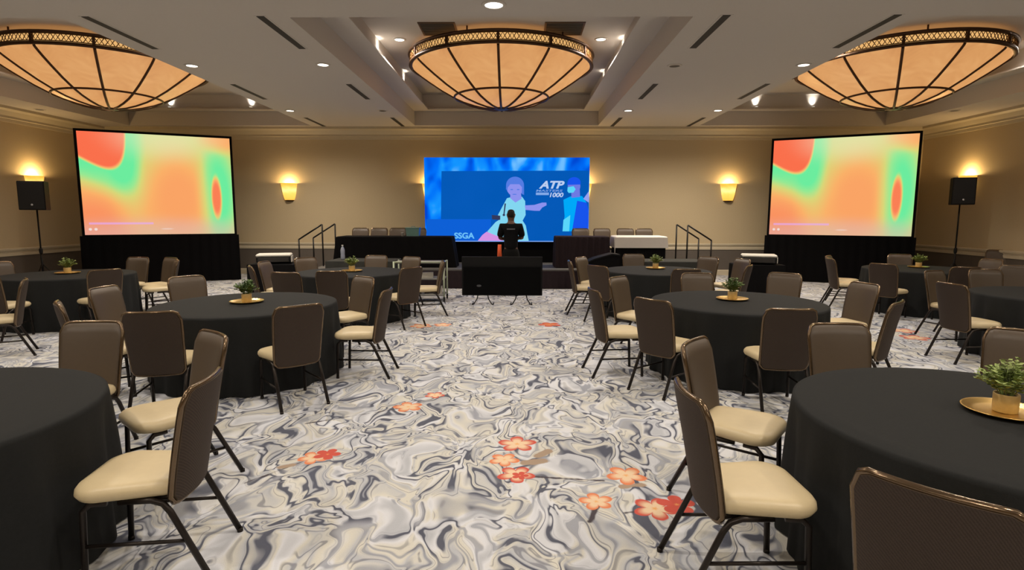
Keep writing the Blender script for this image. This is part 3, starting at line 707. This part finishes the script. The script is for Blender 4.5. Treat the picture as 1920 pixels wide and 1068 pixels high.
# ------------------------------------------------------------------ round tables
RT = .915
TB = {'near_left': (-3.03, 2.52), 'near_right': (2.31, 2.62), 'mid_left': (-2.92, 6.03), 'mid_right': (2.42, 6.32), 'far_left': (-2.80, 9.5),
      'far_right': (2.40, 9.95), 'corner_left': (-7.19, 8.95), 'corner_right': (7.28, 10.4), 'edge_right': (6.58, 6.9), 'edge_left': (-7.3, 5.9)}
TL = {'near_left': 'near left corner, half out of view', 'near_right': 'near right, cut by the picture edge', 'mid_left': 'middle left of the aisle',
      'mid_right': 'middle right of the aisle', 'far_left': 'left of the black television', 'far_right': 'right of the black television',
      'corner_left': 'before the left projection screen', 'corner_right': 'before the right projection screen', 'edge_right': 'farther one at the right edge', 'edge_left': ''}
def cloth_mesh(seed):
    rnd = random.Random(seed); n = 144; k1, k2 = rnd.choice((15, 17, 19)), rnd.choice((23, 26, 29)); p1, p2, p3 = [rnd.random()*6 for _ in range(3)]
    rings = [(.0005, .762, 0), (.4, .762, 0), (.8, .762, 0), (.90, .761, 0), (.918, .755, .0), (.922, .735, .05), (.922, .66, .35), (.925, .5, .7), (.93, .32, .9), (.934, .14, 1), (.938, .008, 1.1)]
    vs = []; fs = []
    for r, z, a in rings:
        for i in range(n):
            th = 2*PI*i/n; w = .55*math.sin(k1*th+p1+.8*math.sin(3*th+p3))+.45*math.sin(k2*th+p2+math.sin(2*th))
            rr = r+.034*a*w; vs.append((rr*math.cos(th), rr*math.sin(th), z))
    for j in range(len(rings)-1):
        for i in range(n): fs.append((j*n+i, j*n+(i+1) % n, (j+1)*n+(i+1) % n, (j+1)*n+i))
    return MB().add(vs, fs).mesh('tablecloth', M_cloth)
top_me = MB().lathe([(.0005, .735), (.90, .735), (.905, .745), (.90, .755), (.0005, .755)], 48).mesh('tabletop', M_wains)
ped_me = MB().tube([(0, 0, .06), (0, 0, .735)], .05, 12).lathe([(.0005, 0), (.3, 0), (.29, .03), (.06, .07), (.0005, .08)], 20).mesh('pedestal', M_leg)
for i, (k, (x, y)) in enumerate(TB.items()):
    if k == 'edge_left': continue
    t = thing('round_table', 'round banquet table under a floor-length black cloth, '+TL[k], 'table', (x, y, 0), random.random()*6, 'round banquet tables')
    link('tablecloth', cloth_mesh(i), t); link('tabletop', top_me, t); link('pedestal', ped_me, t)

# centrepieces: gold tray with a potted plant
tray_me = MB().lathe([(.0005, .004), (.12, .004), (.135, .007), (.165, .018), (.172, .02), (.174, .017), (.14, .002), (.13, 0), (.0005, 0)], 48).mesh('gold_tray', M_gold)
def foliage(seed, n, R, hgt, leafsize, mat):
    rnd = random.Random(seed); m = MB()
    for s in range(n):
        az = rnd.random()*2*PI; el = rnd.uniform(.15, 1.0); L = hgt*rnd.uniform(.55, 1.05)
        tip = Vector((math.cos(az)*R*el, math.sin(az)*R*el, L*(1.15-.55*el))); base = Vector((math.cos(az)*.02, math.sin(az)*.02, 0))
        mid = base.lerp(tip, .5)+Vector((0, 0, .02)); m.tube([base, mid, tip], [.0016, .0013, .0006], 3, cap=False)
        for k in range(7):
            f = .25+.75*k/6; p = base.lerp(mid, f*2) if f < .5 else mid.lerp(tip, f*2-1)
            for sd in (-1, 1):
                dirv = Vector((math.cos(az+sd*1.1), math.sin(az+sd*1.1), rnd.uniform(-.1, .7))).normalized(); l = leafsize*rnd.uniform(.7, 1.15)
                side = dirv.cross(Vector((rnd.uniform(-.4, .4), rnd.uniform(-.4, .4), 1))).normalized()*l*.33
                q = p+dirv*l*.5; m.add([p, q+side, p+dirv*l, q-side, q+Vector((0, 0, -.15*l))], [(0, 1, 4), (1, 2, 4), (2, 3, 4), (3, 0, 4)], 0, True)
    return m.mesh('foliage', mat)
pot_me = MB().lathe([(.0005, 0), (.048, 0), (.05, .004), (.052, .085), (.05, .09), (.046, .088), (.044, .075), (.0005, .075)], 28).mesh('pot', M_pot)
soil_me = MB().lathe([(.0005, .082), (.03, .081), (.0455, .078)], 16).mesh('soil', M_soil)
FOL = [foliage(1, 46, .125, .15, .030, M_leaf), foliage(2, 46, .12, .14, .028, M_leafdark), foliage(3, 44, .12, .15, .028, M_leaf)]
for k, px, py, f, dz in (('near_right', 1884, 772, 0, 0), ('mid_left', 463, 566, 1, .3), ('mid_right', 1373, 561, 1, 1.2), ('far_left', 660, 508, 2, 2), ('far_right', 1229, 503, 2, 3), ('corner_left', 127, 512, 2, 4), ('corner_right', 1722, 501, 2, 5)):
    q = atz(px, py, .765); c = Vector((TB[k][0], TB[k][1], .765)); d = q-c
    if d.length > .3: q = c+d.normalized()*.3
    q.z = .764
    tag(link('gold_tray', tray_me, None, q), 'round gold tray under the plant on the table '+TL[k].split(', cut')[0], 'tray', 'gold trays')
    t = thing('potted_plant', 'small leafy green plant in a gold pot on the table '+TL[k].split(', cut')[0], 'plant', (q.x, q.y, q.z+.005), dz, 'plant centrepieces')
    link('pot', pot_me, t); link('soil', soil_me, t); o = link('foliage', FOL[f], t, (0, 0, .08)); o.scale = (1.08, 1.08, 1.1)

# ------------------------------------------------------------------ chairs around the tables
# (pixel of the middle of the back's top edge, table, turn away from facing the table, label)
CL = [
 (369, 706, 'near_left', 3, 'large near banquet chair turned left, cream seat in full view at the near left table'),
 (405, 622, 'near_left', 0, 'banquet chair just behind the large near left one, bronze trim, cream seat to its left'),
 (178, 601, 'near_left', 0, 'banquet chair showing its tan front beyond the near left table'),
 (283, 578, 'mid_left', 20, 'brown banquet chair with its back to the viewer, left front of the middle left table'),
 (545, 566, 'mid_left', 0, 'banquet chair back with shiny top rail, right front of the middle left table'),
 (712, 541, 'mid_left', 0, 'banquet chair seen side-on at the aisle, facing the middle left table'),
 (685, 518, 'mid_left', 0, 'banquet chair behind the side-on aisle chair, far right of the middle left table'),
 (348, 517, 'mid_left', 0, 'dark banquet chair beyond the middle left table, left of its plant'),
 (190, 537, 'mid_left', 0, 'banquet chair at the far left side of the middle left table'),
 (106, 566, 'mid_left', 0, 'banquet chair seen edge-on, left of the tan chair of the near left table'),
 (528, 510, 'far_left', 8, 'dark banquet chair back just beyond the middle left table, left of two together'),
 (609, 508, 'far_left', 0, 'dark banquet chair back just beyond the middle left table, right of two together'),
 (468, 498, 'far_left', 0, 'banquet chair at the left end of the far left table, next to the screen skirt'),
 (506, 490, 'far_left', 0, 'leaning-looking banquet chair in front of the left projector cart'),
 (587, 484, 'far_left', 0, 'banquet chair beyond the far left table, under the left stage rails'),
 (706, 478, 'far_left', 0, 'banquet chair beyond the far left table, right of its plant'),
 (770, 481, 'far_left', 0, 'banquet chair beyond the far left table, in front of the utility cart'),
 (752, 499, 'far_left', 0, 'banquet chair with its back to the viewer, right front of the far left table'),
 (813, 489, 'far_left', 0, 'banquet chair seen edge-on at the right end of the far left table'),
 (172, 501, 'corner_left', 0, 'banquet chair with its back to the viewer before the left corner table'),
 (247, 483, 'corner_left', 0, 'banquet chair beyond the left corner table, against the screen skirt'),
 (304, 488, 'corner_left', 0, 'banquet chair side-on at the right of the left corner table'),
 (314, 483, 'corner_left', 0, 'banquet chair half hidden behind the side-on one at the left corner table'),
 (14, 507, 'corner_left', 0, 'banquet chair back at the left picture edge'),
 (48, 522, 'edge_left', 0, 'banquet chair seen edge-on at the left picture edge, cream seat and legs in view'),
 (10, 491, 'corner_left', 0, 'banquet chair at the left picture edge, farthest of three there'),
 (1287, 728, 'near_right', -3, 'large near banquet chair turned right, cream seat in full view at the near right table'),
 (1298, 637, 'near_right', 0, 'banquet chair just behind the large near right one, tan front and cream seat in view'),
 (1569, 605, 'near_right', 0, 'banquet chair showing its tan front beyond the near right table'),
 (1772, 893, 'near_right', 0, 'banquet chair back at the bottom right corner, closest to the viewer'),
 (1925, 618, 'near_right', 0, 'banquet chair cut by the right picture edge beyond the near right plant'),
 (1110, 541, 'mid_right', 0, 'banquet chair seen side-on at the aisle, facing the middle right table'),
 (1220, 560, 'mid_right', 0, 'brown banquet chair with its back to the viewer, left front of the middle right table'),
 (1156, 518, 'mid_right', 0, 'banquet chair behind the side-on aisle chair, far left of the middle right table'),
 (1480, 576, 'mid_right', 0, 'brown banquet chair with its back to the viewer, right front of the middle right table'),
 (1625, 530, 'mid_right', 0, 'banquet chair at the far right side of the middle right table'),
 (1671, 563, 'mid_right', 0, 'banquet chair turned away at the right side of the middle right table, shiny corner'),
 (1473, 511, 'mid_right', 0, 'banquet chair beyond the middle right table, right of its plant'),
 (1306, 511, 'mid_right', 0, 'banquet chair beyond the middle right table, left of its plant'),
 (1274, 500, 'far_right', 0, 'dark banquet chair back at the front of the far right table'),
 (1393, 496, 'far_right', 0, 'banquet chair at the right end of the far right table, beside the projector table'),
 (1395, 485, 'far_right', 0, 'banquet chair top just visible behind the one beside the projector table'),
 (1330, 481, 'far_right', 0, 'banquet chair beyond the far right table, under the right stage rails'),
 (1187, 476, 'far_right', 0, 'banquet chair beyond the far right table, in front of the white-clothed stage table'),
 (1098, 482, 'far_right', 0, 'banquet chair at the far left of the far right table, next to the edge-on one'),
 (1067, 488, 'far_right', 0, 'banquet chair seen edge-on at the left end of the far right table'),
 (1122, 497, 'far_right', 0, 'banquet chair with its back to the viewer, left front of the far right table'),
 (1560, 484, 'corner_right', 0, 'banquet chair side-on at the left of the right corner table'),
 (1552, 479, 'corner_right', 0, 'banquet chair half hidden behind the side-on one at the right corner table'),
 (1655, 494, 'corner_right', 0, 'banquet chair with its back to the viewer before the right corner table'),
 (1687, 476, 'corner_right', 0, 'banquet chair beyond the right corner table, against the screen skirt'),
 (1794, 497, 'corner_right', 0, 'banquet chair with a bright top rail, right front of the right corner table'),
 (1752, 507, 'edge_right', 0, 'banquet chair with a lit front edge at the far left of the right edge table'),
 (1808, 530, 'edge_right', 0, 'dark banquet chair back with cream seat to its right, at the right edge table'),
 (1846, 504, 'edge_right', 0, 'banquet chair showing its pinkish tan front beyond the right edge table'),
 (1852, 485, 'corner_right', 0, 'reddish dark banquet chair right of the right corner table'),
 (1872, 468, 'corner_right', 0, 'upright banquet chair against the right wall'),
 (1906, 497, 'edge_right', 0, 'dark banquet chair at the right picture edge beyond the right edge table'),
]
placed = []
for px, py, tb, dl, lab in CL:
    P = atz(px, py, .925); c = Vector((TB[tb][0], TB[tb][1], 0)); P.z = 0
    f = (c-P).normalized(); o = P+f*.295
    if (o-c).length < 1.235: o = c-f*1.235
    rz = math.atan2(f.y, f.x)-PI/2+math.radians(dl)
    for _ in range(12):                       # keep neighbours from standing in each other
        for q in placed:
            e = o-q
            if e.length < .56: o = q+e.normalized()*.56
    placed.append(o.copy())
    chair((o.x, o.y, 0), rz, lab, 'banquet chairs around the round tables')

# ------------------------------------------------------------------ draped tables and chairs on the stage
def draped_table(name, px0, px1, Y, depth, z0, h, label, mat, group=None, pitch=.14, amp=.016, over=None, flare=0.0):
    a, b = aty(px0, 445, Y).x, aty(px1, 445, Y).x; w = b-a
    t = thing(name, label, 'table', ((a+b)/2, Y+depth/2, z0), 0, group); x, y = w/2, depth/2
    MB().box((-x+.03, -y+.03, h-.04), (x-.03, y-.03, h-.012)).build('tabletop', M_wains, t)
    for sx in (-1, 1):
        for sy in (-1, 1): MB().tube([(sx*(x-.12), sy*(y-.1), 0), (sx*(x-.12), sy*(y-.1), h-.04)], .015, 6).build('leg', M_leg, t)
    m = MB(); per = []
    n = lambda L: max(6, int(L/pitch)*4)
    sides = [((-x, -y), (x, -y)), ((x, -y), (x, y)), ((x, y), (-x, y)), ((-x, y), (-x, -y))]
    for (ax, ay), (bx, by) in sides:
        k = n(math.hypot(bx-ax, by-ay)); nx, ny = (by-ay), -(bx-ax); L = math.hypot(nx, ny); nx /= L; ny /= L
        for i in range(k):
            f = i/k; edge = min(f, 1-f)*k
            per.append((ax+(bx-ax)*f, ay+(by-ay)*f, nx, ny, math.sin(i*PI/2)*min(1, edge/2)+.4*math.sin(i*1.31)))
    rings = [[(px_*.97, py_*.97, h) for px_, py_, *_ in per], [(px_, py_, h-.012) for px_, py_, *_ in per]]
    for z, e in ((h-.06, .3), (h*.5, .8), (.012, 1.0)):
        g = amp*(1+0)*e; rings.append([(px_+qx*(amp*(1+wv)*e)+math.copysign(flare*(1-z/h), px_), py_+qy*(amp*(1+wv)*e), z) for px_, py_, qx, qy, wv in per])
    kk = len(per); vs = [p for r in rings for p in r]
    fs = [tuple(range(kk))]+[(j*kk+i, j*kk+(i+1) % kk, (j+1)*kk+(i+1) % kk, (j+1)*kk+i) for j in range(len(rings)-1) for i in range(kk)]
    m.add(vs, fs, 0, False); m.build('tablecloth', mat, t)
    if over:
        e = .04; m = MB(); rr = []
        for z, g in ((h+.006, 0), (h+.004, .012), (h-.02, e), (h-over, e+.02)):
            rr.append([(-x-g, -y-g, z), (0, -y-g-.004, z), (x+g, -y-g, z), (x+g, y+g, z), (0, y+g, z), (-x-g, y+g, z)])
        vs = [p for r in rr for p in r]; m.add(vs, [tuple(range(6))]+[(j*6+i, j*6+(i+1) % 6, (j+1)*6+(i+1) % 6, (j+1)*6+i) for j in range(3) for i in range(6)], 0, False)
        m.add([(-x-.075, -y-.03, h-.02), (-x-.075, -y-.07, h-.02), (-x-.03, -y-.075, h-.02), (-x-.055, -y-.05, h-.46)], [(0, 1, 3), (1, 2, 3), (2, 0, 3), (0, 2, 1)], 0, False)
        m.build('white_overlay', M_white, t)
    return t
M_sidecloth = plain('grey_black_cloth', (52, 52, 48), .8, spec=.2)
M_drapeblack = plain('black_drape_cloth', (14, 13, 14), .9, spec=.12)
draped_table('head_table', 630, 846, 13.72, .72, SZ+.001, .745, 'long black-draped table on the stage left of the person', M_drapeblack, None, .3, .01, None, .11)
draped_table('head_table', 1042, 1143, 13.72, .72, SZ+.001, .755, 'dark pleated-cloth table on the stage, right of the video wall', M_drapedk)
draped_table('head_table', 1157, 1248, 13.72, .70, SZ+.001, .76, 'stage table with a white overlay cloth above a black skirt', M_drapeblack, None, .3, .01, .27)
for px, lb in ((677, 'leftmost of four at the long black stage table'), (712, 'second from left at the long black stage table'), (747, 'third from left at the long black stage table'), (784, 'beside the teal bin at the long black stage table'),
               (1088, 'in front of the video wall at the pleated stage table'), (1128, 'right of the video wall at the pleated stage table'), (1172, 'left of two at the white-clothed stage table'), (1207, 'right of two at the white-clothed stage table')):
    q = aty(px, 428, 15.08); chair((q.x, 14.78, SZ), PI, 'dark banquet chair '+lb, 'banquet chairs behind the stage tables')
M_teal = plain('teal_plastic', (104, 140, 134), .3, namt=.08)
q = aty(775, 440, 14.15)
t = thing('storage_bin', 'teal translucent plastic bin on the long black stage table', 'bin', (q.x, 14.15, SZ+.7465))
lo = [(-.15, -.11), (.15, -.11), (.15, .11), (-.15, .11)]
MB().layers([[(x, y, 0) for x, y in lo], [(x*1.12, y*1.12, .19) for x, y in lo]], 0, False).build('body', M_teal, t)
MB().box((-.18, -.135, .19), (.18, .135, .21), bev=.005).build('lid', M_teal, t)
MB().tube([(-.05, 0, .21), (-.04, 0, .235), (.04, 0, .235), (.05, 0, .21)], .008, 6).build('lid_handle', M_teal, t)
q = aty(757, 440, 14.0)
t = thing('paper_cup', 'small white paper cup beside the teal bin on the stage table', 'cup', (q.x-.03, 14.0, SZ+.7465))
MB().lathe([(.0005, 0), (.028, 0), (.038, .09), (.04, .092), (.036, .092), (.027, .006), (.0005, .006)], 18).build('cup', M_white, t)
M_pet = plain('clear_bottle_plastic', (150, 156, 172), .15, namt=.05)
draped_table('side_table', 608, 736, 11.8, .85, .001, .755, 'black-clothed table with a water bottle, before the left end of the stage', M_sidecloth, 'side tables before the stage', .3, .01)
draped_table('side_table', 1210, 1330, 11.9, .85, .001, .755, 'black-clothed bare table before the right end of the stage', M_sidecloth, 'side tables before the stage', .3, .01)
q = aty(643, 486, 12.25)
t = thing('water_bottle', 'pale water bottle on the black table before the left end of the stage', 'bottle', (q.x, 12.25, .757))
MB().lathe([(.0005, 0), (.04, 0), (.046, .01), (.046, .09), (.042, .11), (.046, .13), (.046, .2), (.03, .25), (.016, .27), (.016, .285), (.0005, .285)], 20).build('bottle_body', M_pet, t)
MB().lathe([(.0005, .285), (.019, .285), (.019, .31), (.0005, .31)], 16).build('cap', M_white, t)

# ------------------------------------------------------------------ projector tables
M_projwhite = plain('projector_casing', (222, 218, 206), .45, namt=.03)
M_lensglass = plain('lens_glass', (30, 36, 60), .1, namt=.05)
def projector_table(px, Y, rz, side):
    q = aty(px, 490, Y); h = .74
    a = 1070*.45/Y
    draped_table('projector_table', px-a, px+a, Y, .62, 0.001, h, 'black-draped table carrying the %s projector' % side, M_drapeblack, 'projector tables', .3, .01)
    t = thing('projector', 'white-topped projector on the %s black-draped table' % side, 'projector', (q.x, Y+.3, h+.002), rz, 'projectors')
    MB().box((-.32, -.22, .015), (.32, .22, .145), bev=.02).build('lower_casing', M_black, t)
    MB().box((-.325, -.225, .145), (.325, .225, .195), bev=.02).build('top_cover', M_projwhite, t)
    MB().box((.322, -.2, .03), (.335, .2, .15), bev=.004).build('side_panel', M_projwhite, t)
    MB().box((-.28, -.228, .04), (.28, -.221, .13), bev=.003).build('connector_panel', M_dark, t)
    MB().lathe([(.0005, 0), (.07, 0), (.075, .05), (.06, .055), (.0005, .03)], 20).build('lens', M_lensglass, t, (0, .215, .09)).rotation_euler = (-PI/2, 0, 0)
    for sx in (-1, 1):
        for sy in (-1, 1): MB().lathe([(.0005, 0), (.015, 0), (.012, .016), (.0005, .016)], 10).build('foot', M_black, t, (sx*.26, sy*.16, 0))
projector_table(503, 11.1, .3, 'left'); projector_table(1434, 11.3, -.3, 'right')

# ------------------------------------------------------------------ utility cart
M_cartwhite = plain('cart_frame_paint', (176, 186, 160), .4, namt=.05)
M_cartshelf = plain('cart_shelf', (128, 126, 120), .6)
q0, q1 = aty(738, 500, 11.15), aty(832, 500, 11.15); cw = q1.x-q0.x
t = thing('utility_cart', 'pale-framed utility cart on casters beside the far left table', 'cart', ((q0.x+q1.x)/2, 11.4, 0))
for z in (.12, .44, .76): MB().box((-cw/2, -.24, z), (cw/2, .24, z+.03), bev=.006).build('shelf', M_cartshelf, t)
for sx in (-1, 1):
    for sy in (-1, 1):
        MB().tube([(sx*cw/2, sy*.24, .1), (sx*cw/2, sy*.24, .80)], .018, 8).build('post', M_cartwhite, t)
        MB().tube([(sx*(cw/2-.012), sy*.24, .045), (sx*(cw/2+.012), sy*.24, .045)], .045, 12).box((sx*cw/2-.018, sy*.24-.015, .06), (sx*cw/2+.018, sy*.24+.015, .1)).build('caster', M_black, t)
MB().tube([(-cw/2, -.24, .79), (cw/2, -.24, .79)], .014, 6).build('rail', M_cartwhite, t)
MB().tube([(cw/2, -.24, .79), (cw/2, .24, .79)], .014, 6).build('rail', M_cartwhite, t)
M_card = plain('white_carton', (196, 190, 178), .7)
for i, (x, z, w, h, lb) in enumerate(((.1, .47, .30, .10, 'white carton on the middle shelf of the utility cart'), (.3, .15, .26, .14, 'white carton on the bottom shelf of the utility cart'))):
    b = thing('carton', lb, 'box', (t.location.x+x, 11.36, z+.001), .1, 'cartons on the cart')
    MB().box((-w/2, -.1, 0), (w/2, .1, h)).build('body', M_card, b); MB().box((-w/2, -.02, h), (w/2, .02, h+.002)).build('tape', M_trim, b)

# ------------------------------------------------------------------ television seen from behind
q0, q1 = aty(865, 481, 10.8), aty(1017, 555, 10.8)
tv = thing('television', 'large black television on low splayed legs, seen from behind in the aisle', 'television', ((q0.x+q1.x)/2, 10.86, 0))
tw, tz0, tz1 = (q1.x-q0.x)/2, q1.z, q0.z
MB().box((-tw, 0, tz0), (tw, .035, tz1), bev=.008).build('panel', M_black, tv)
M_tvback = plain('tv_back_plastic', (9, 9, 10), .9, spec=.1, nscale=60)
lo = [(-tw*.97, tz0+.012), (tw*.97, tz0+.012), (tw*.97, tz0+.56), (-tw*.97, tz0+.56)]
MB().layers([[(x, 0, z) for x, z in lo], [(x*.985, -.03, z*.99+.003) for x, z in lo], [(x*.96, -.04, z*.98+.008) for x, z in lo]], 0, False).build('back_cover', M_tvback, tv)
MB().add([(.045*math.cos(2*PI*k/20), -.0412, .022*math.sin(2*PI*k/20)) for k in range(20)], [tuple(range(20))], 0, False).build('badge', plain('badge_grey', (70, 72, 76), .4), tv, (-.44, 0, .37))
for s in (-1, 1):
    for e in (-1, 1):
        MB().tube([(s*.37+e*.09, .01, tz0+.03), (s*.37+e*.11, -.02, tz0-.06), (s*.37+e*.17, -.05, .02), (s*.37+e*.20, -.06, .012)], .011, 7).build('leg', M_blackmetal, tv)
    MB().tube([(s*.37-.2, -.06, .012), (s*.37-.2, .2, .012)], .011, 6).tube([(s*.37+.2, -.06, .012), (s*.37+.2, .2, .012)], .011, 6).build('foot_bar', M_blackmetal, tv)

# ------------------------------------------------------------------ covered equipment case near the stage
q0, q1 = aty(1101, 485, 12.5), aty(1162, 485, 12.5)
t = thing('equipment_case', 'black equipment case with a sloped top before the pleated stage table', 'case', ((q0.x+q1.x)/2, 12.75, 0))
cw = (q1.x-q0.x)/2
MB().prism([(-cw, .08), (cw, .08), (cw, .84), (cw*.55, .86), (-cw*.5, .76), (-cw, .68)], -.22, .22).build('body', M_drapeblack, t)
MB().prism([(-cw-.015, .66), (-cw-.015, .69), (-cw*.5, .775), (cw*.55, .877), (cw+.015, .857), (cw+.015, .82), (cw*.55, .845), (-cw*.5, .745)], -.235, .235).build('lid', M_black, t)
for sx in (-1, 1):
    for sy in (-1, 1): MB().tube([(sx*(cw-.08)-.014, sy*.16, .04), (sx*(cw-.08)+.014, sy*.16, .04)], .04, 12).build('caster', M_blackmetal, t)

# ------------------------------------------------------------------ person before the stage
def skinned(name, verts, edges, radii, mat, parent, sub=2, root=0):
    me = bpy.data.meshes.new(name); me.from_pydata(verts, edges, []); o = bpy.data.objects.new(name, me); COL.objects.link(o)
    sk = o.modifiers.new('skin', 'SKIN'); sk.use_smooth_shade = True
    for i, r in enumerate(radii):
        d = me.skin_vertices[0].data[i]; d.radius = r if hasattr(r, '__len__') else (r, r); d.use_root = (i == root)
    ss = o.modifiers.new('sub', 'SUBSURF'); ss.levels = sub; ss.render_levels = sub
    dg = bpy.context.evaluated_depsgraph_get(); dg.update(); nm = bpy.data.meshes.new_from_object(o.evaluated_get(dg)); bpy.data.objects.remove(o)
    nm.name = name; nm.materials.clear(); nm.materials.append(mat); nm.polygons.foreach_set('use_smooth', [True]*len(nm.polygons))
    return link(name, nm, parent)
M_skin = plain('skin', (96, 66, 50), .55, namt=.06); M_hair = plain('short_hair', (20, 16, 14), .8, nscale=150, namt=.4)
M_tee = plain('black_tshirt', (15, 15, 17), .85, spec=.15); M_pants = plain('dark_trousers', (20, 20, 19), .85, spec=.15); M_shoe = plain('black_shoe', (16, 15, 15), .5)
pq = aty(958, 480, 12.05)
per = thing('person', 'person in black t-shirt and dark trousers, arms folded, facing the stage', 'person', (pq.x, 12.05, 0), 0)
S = 1.85/1.80
V, E_, R_ = [], [], []
def node(p, r, par=None):
    V.append(tuple(c*S for c in p)); R_.append(tuple(c*S for c in r) if hasattr(r, '__len__') else r*S)
    if par is not None: E_.append((par, len(V)-1))
    return len(V)-1
pel = node((0, 0, .93), (.09, .07)); sp1 = node((0, .0, 1.10), (.11, .085), pel); ch = node((0, .0, 1.30), (.135, .10), sp1); up = node((0, -.01, 1.44), (.10, .075), ch)
nk = node((0, 0, 1.53), .055, up); hd0 = node((0, .015, 1.60), (.068, .078), nk); hd1 = node((0, .02, 1.69), (.076, .092), hd0); hd2 = node((0, .015, 1.765), (.055, .065), hd1)
node((0, .125, 1.655), .013, hd1)                                        # nose
for s in (-1, 1):
    node((s*.088, .01, 1.66), .015, hd1)                                 # ear
    sh = node((s*.175, -.01, 1.435), .062, up); el = node((s*.235, .03, 1.19), .044, sh); wr = node((s*-.02, .215, 1.20+.03*s), .028, el)
    pm = node((s*-.09, .22, 1.215+.03*s), (.034, .018), wr)
    for k, (dz, L) in enumerate(((.030, .062), (.012, .072), (-.008, .068), (-.026, .052))):
        a = node((s*-(.12), .205, 1.215+.03*s+dz), .0085, pm); b = node((s*-(.12+L*.55), .185, 1.215+.03*s+dz), .008, a); node((s*-(.12+L*.8), .15, 1.215+.03*s+dz), .007, b)
    th = node((s*-.075, .20, 1.262+.03*s), .0095, pm); node((s*-.10, .18, 1.29+.03*s), .008, th)
    hp = node((s*.095, 0, .88), .085, pel); kn = node((s*.11, .01, .50), .058, hp); an = node((s*.12, -.02, .09), .04, kn); node((s*.135, .12, .035), (.038, .03), an)
body = skinned('body', V, E_, R_, M_skin, per)
def grow(pts, edges, rad, nm, mat, sub=2): return skinned(nm, [tuple(c*S for c in p) for p in pts], edges, [tuple(c*S for c in r) if hasattr(r, '__len__') else r*S for r in rad], mat, per, sub)
grow([(0, 0, .90), (0, 0, 1.10), (0, 0, 1.30), (0, -.01, 1.445), (0, -.005, 1.49), (.18, -.01, 1.44), (.232, .028, 1.205), (-.18, -.01, 1.44), (-.232, .028, 1.205)],
     [(0, 1), (1, 2), (2, 3), (3, 4), (3, 5), (5, 6), (3, 7), (7, 8)], [(.155, .130), (.150, .120), (.165, .125), (.125, .095), (.07, .065), .082, .074, .082, .074], 'tshirt', M_tee)
grow([(0, 0, 1.06), (0, 0, .93), (.098, 0, .84), (.11, .01, .5), (.12, -.015, .08), (-.098, 0, .84), (-.11, .01, .5), (-.12, -.015, .08)], [(0, 1), (1, 2), (2, 3), (3, 4), (1, 5), (5, 6), (6, 7)],
     [(.13, .11), (.145, .125), .105, .078, .066, .105, .078, .066], 'trousers', M_pants)
for s in (-1, 1):
    grow([(s*.12, -.04, .05), (s*.125, .04, .045), (s*.138, .14, .035)], [(0, 1), (1, 2)], [(.045, .05), (.048, .045), (.045, .032)], 'shoe', M_shoe)
grow([(0, -.022, 1.60), (0, -.012, 1.665), (0, .0, 1.72), (0, .008, 1.785)], [(0, 1), (1, 2), (2, 3)], [(.07, .062), (.083, .088), (.084, .094), (.062, .07)], 'hair', M_hair)
M_eye = plain('eye_white', (220, 215, 205), .3); M_lip = plain('lips', (96, 52, 46), .5)
for s in (-1, 1): MB().lathe([(.011*math.sin(PI*k/8)+1e-4, -.011*math.cos(PI*k/8)) for k in range(9)], 12).build('eye', M_eye, per, (s*.032*S, .100*S, 1.675*S))
MB().tube([(-.022*S, .099*S, 1.605*S), (0, .106*S, 1.604*S), (.022*S, .099*S, 1.605*S)], [.003, .006, .003], 6).build('mouth', M_lip, per)
MB().add([(-.085, 0, -.012), (.085, 0, -.012), (.085, 0, .012), (-.085, 0, .012)], [(0, 1, 2, 3)], 0, False).add([(-.085, .004, -.012), (.085, .004, -.012), (.085, .004, .012), (-.085, .004, .012)], [(0, 1, 2, 3)], 0, False).build('back_print', plain('grey_print', (104, 104, 110), .8), per, (0, -.1285*S, 1.385*S))
M_orange = plain('orange_cloth', (236, 98, 48), .7, namt=.05)
oc = thing('orange_cloth', 'bright orange cloth hanging at the left hip of the person', 'cloth', (pq.x-.24, 11.99, .80))
MB().layers([[(-.05, -.012, 0), (-.01, -.02, 0), (.05, -.01, 0), (.045, .012, 0), (0, .006, 0), (-.045, .014, 0)], [(-.042, -.014, .15), (-.005, -.022, .15), (.045, -.012, .15), (.04, .012, .15), (0, .004, .15), (-.04, .012, .15)],
            [(-.035, -.01, .30), (0, -.016, .30), (.04, -.01, .30), (.04, .012, .30), (0, .01, .30), (-.03, .012, .30)]]).build('cloth', M_orange, oc)
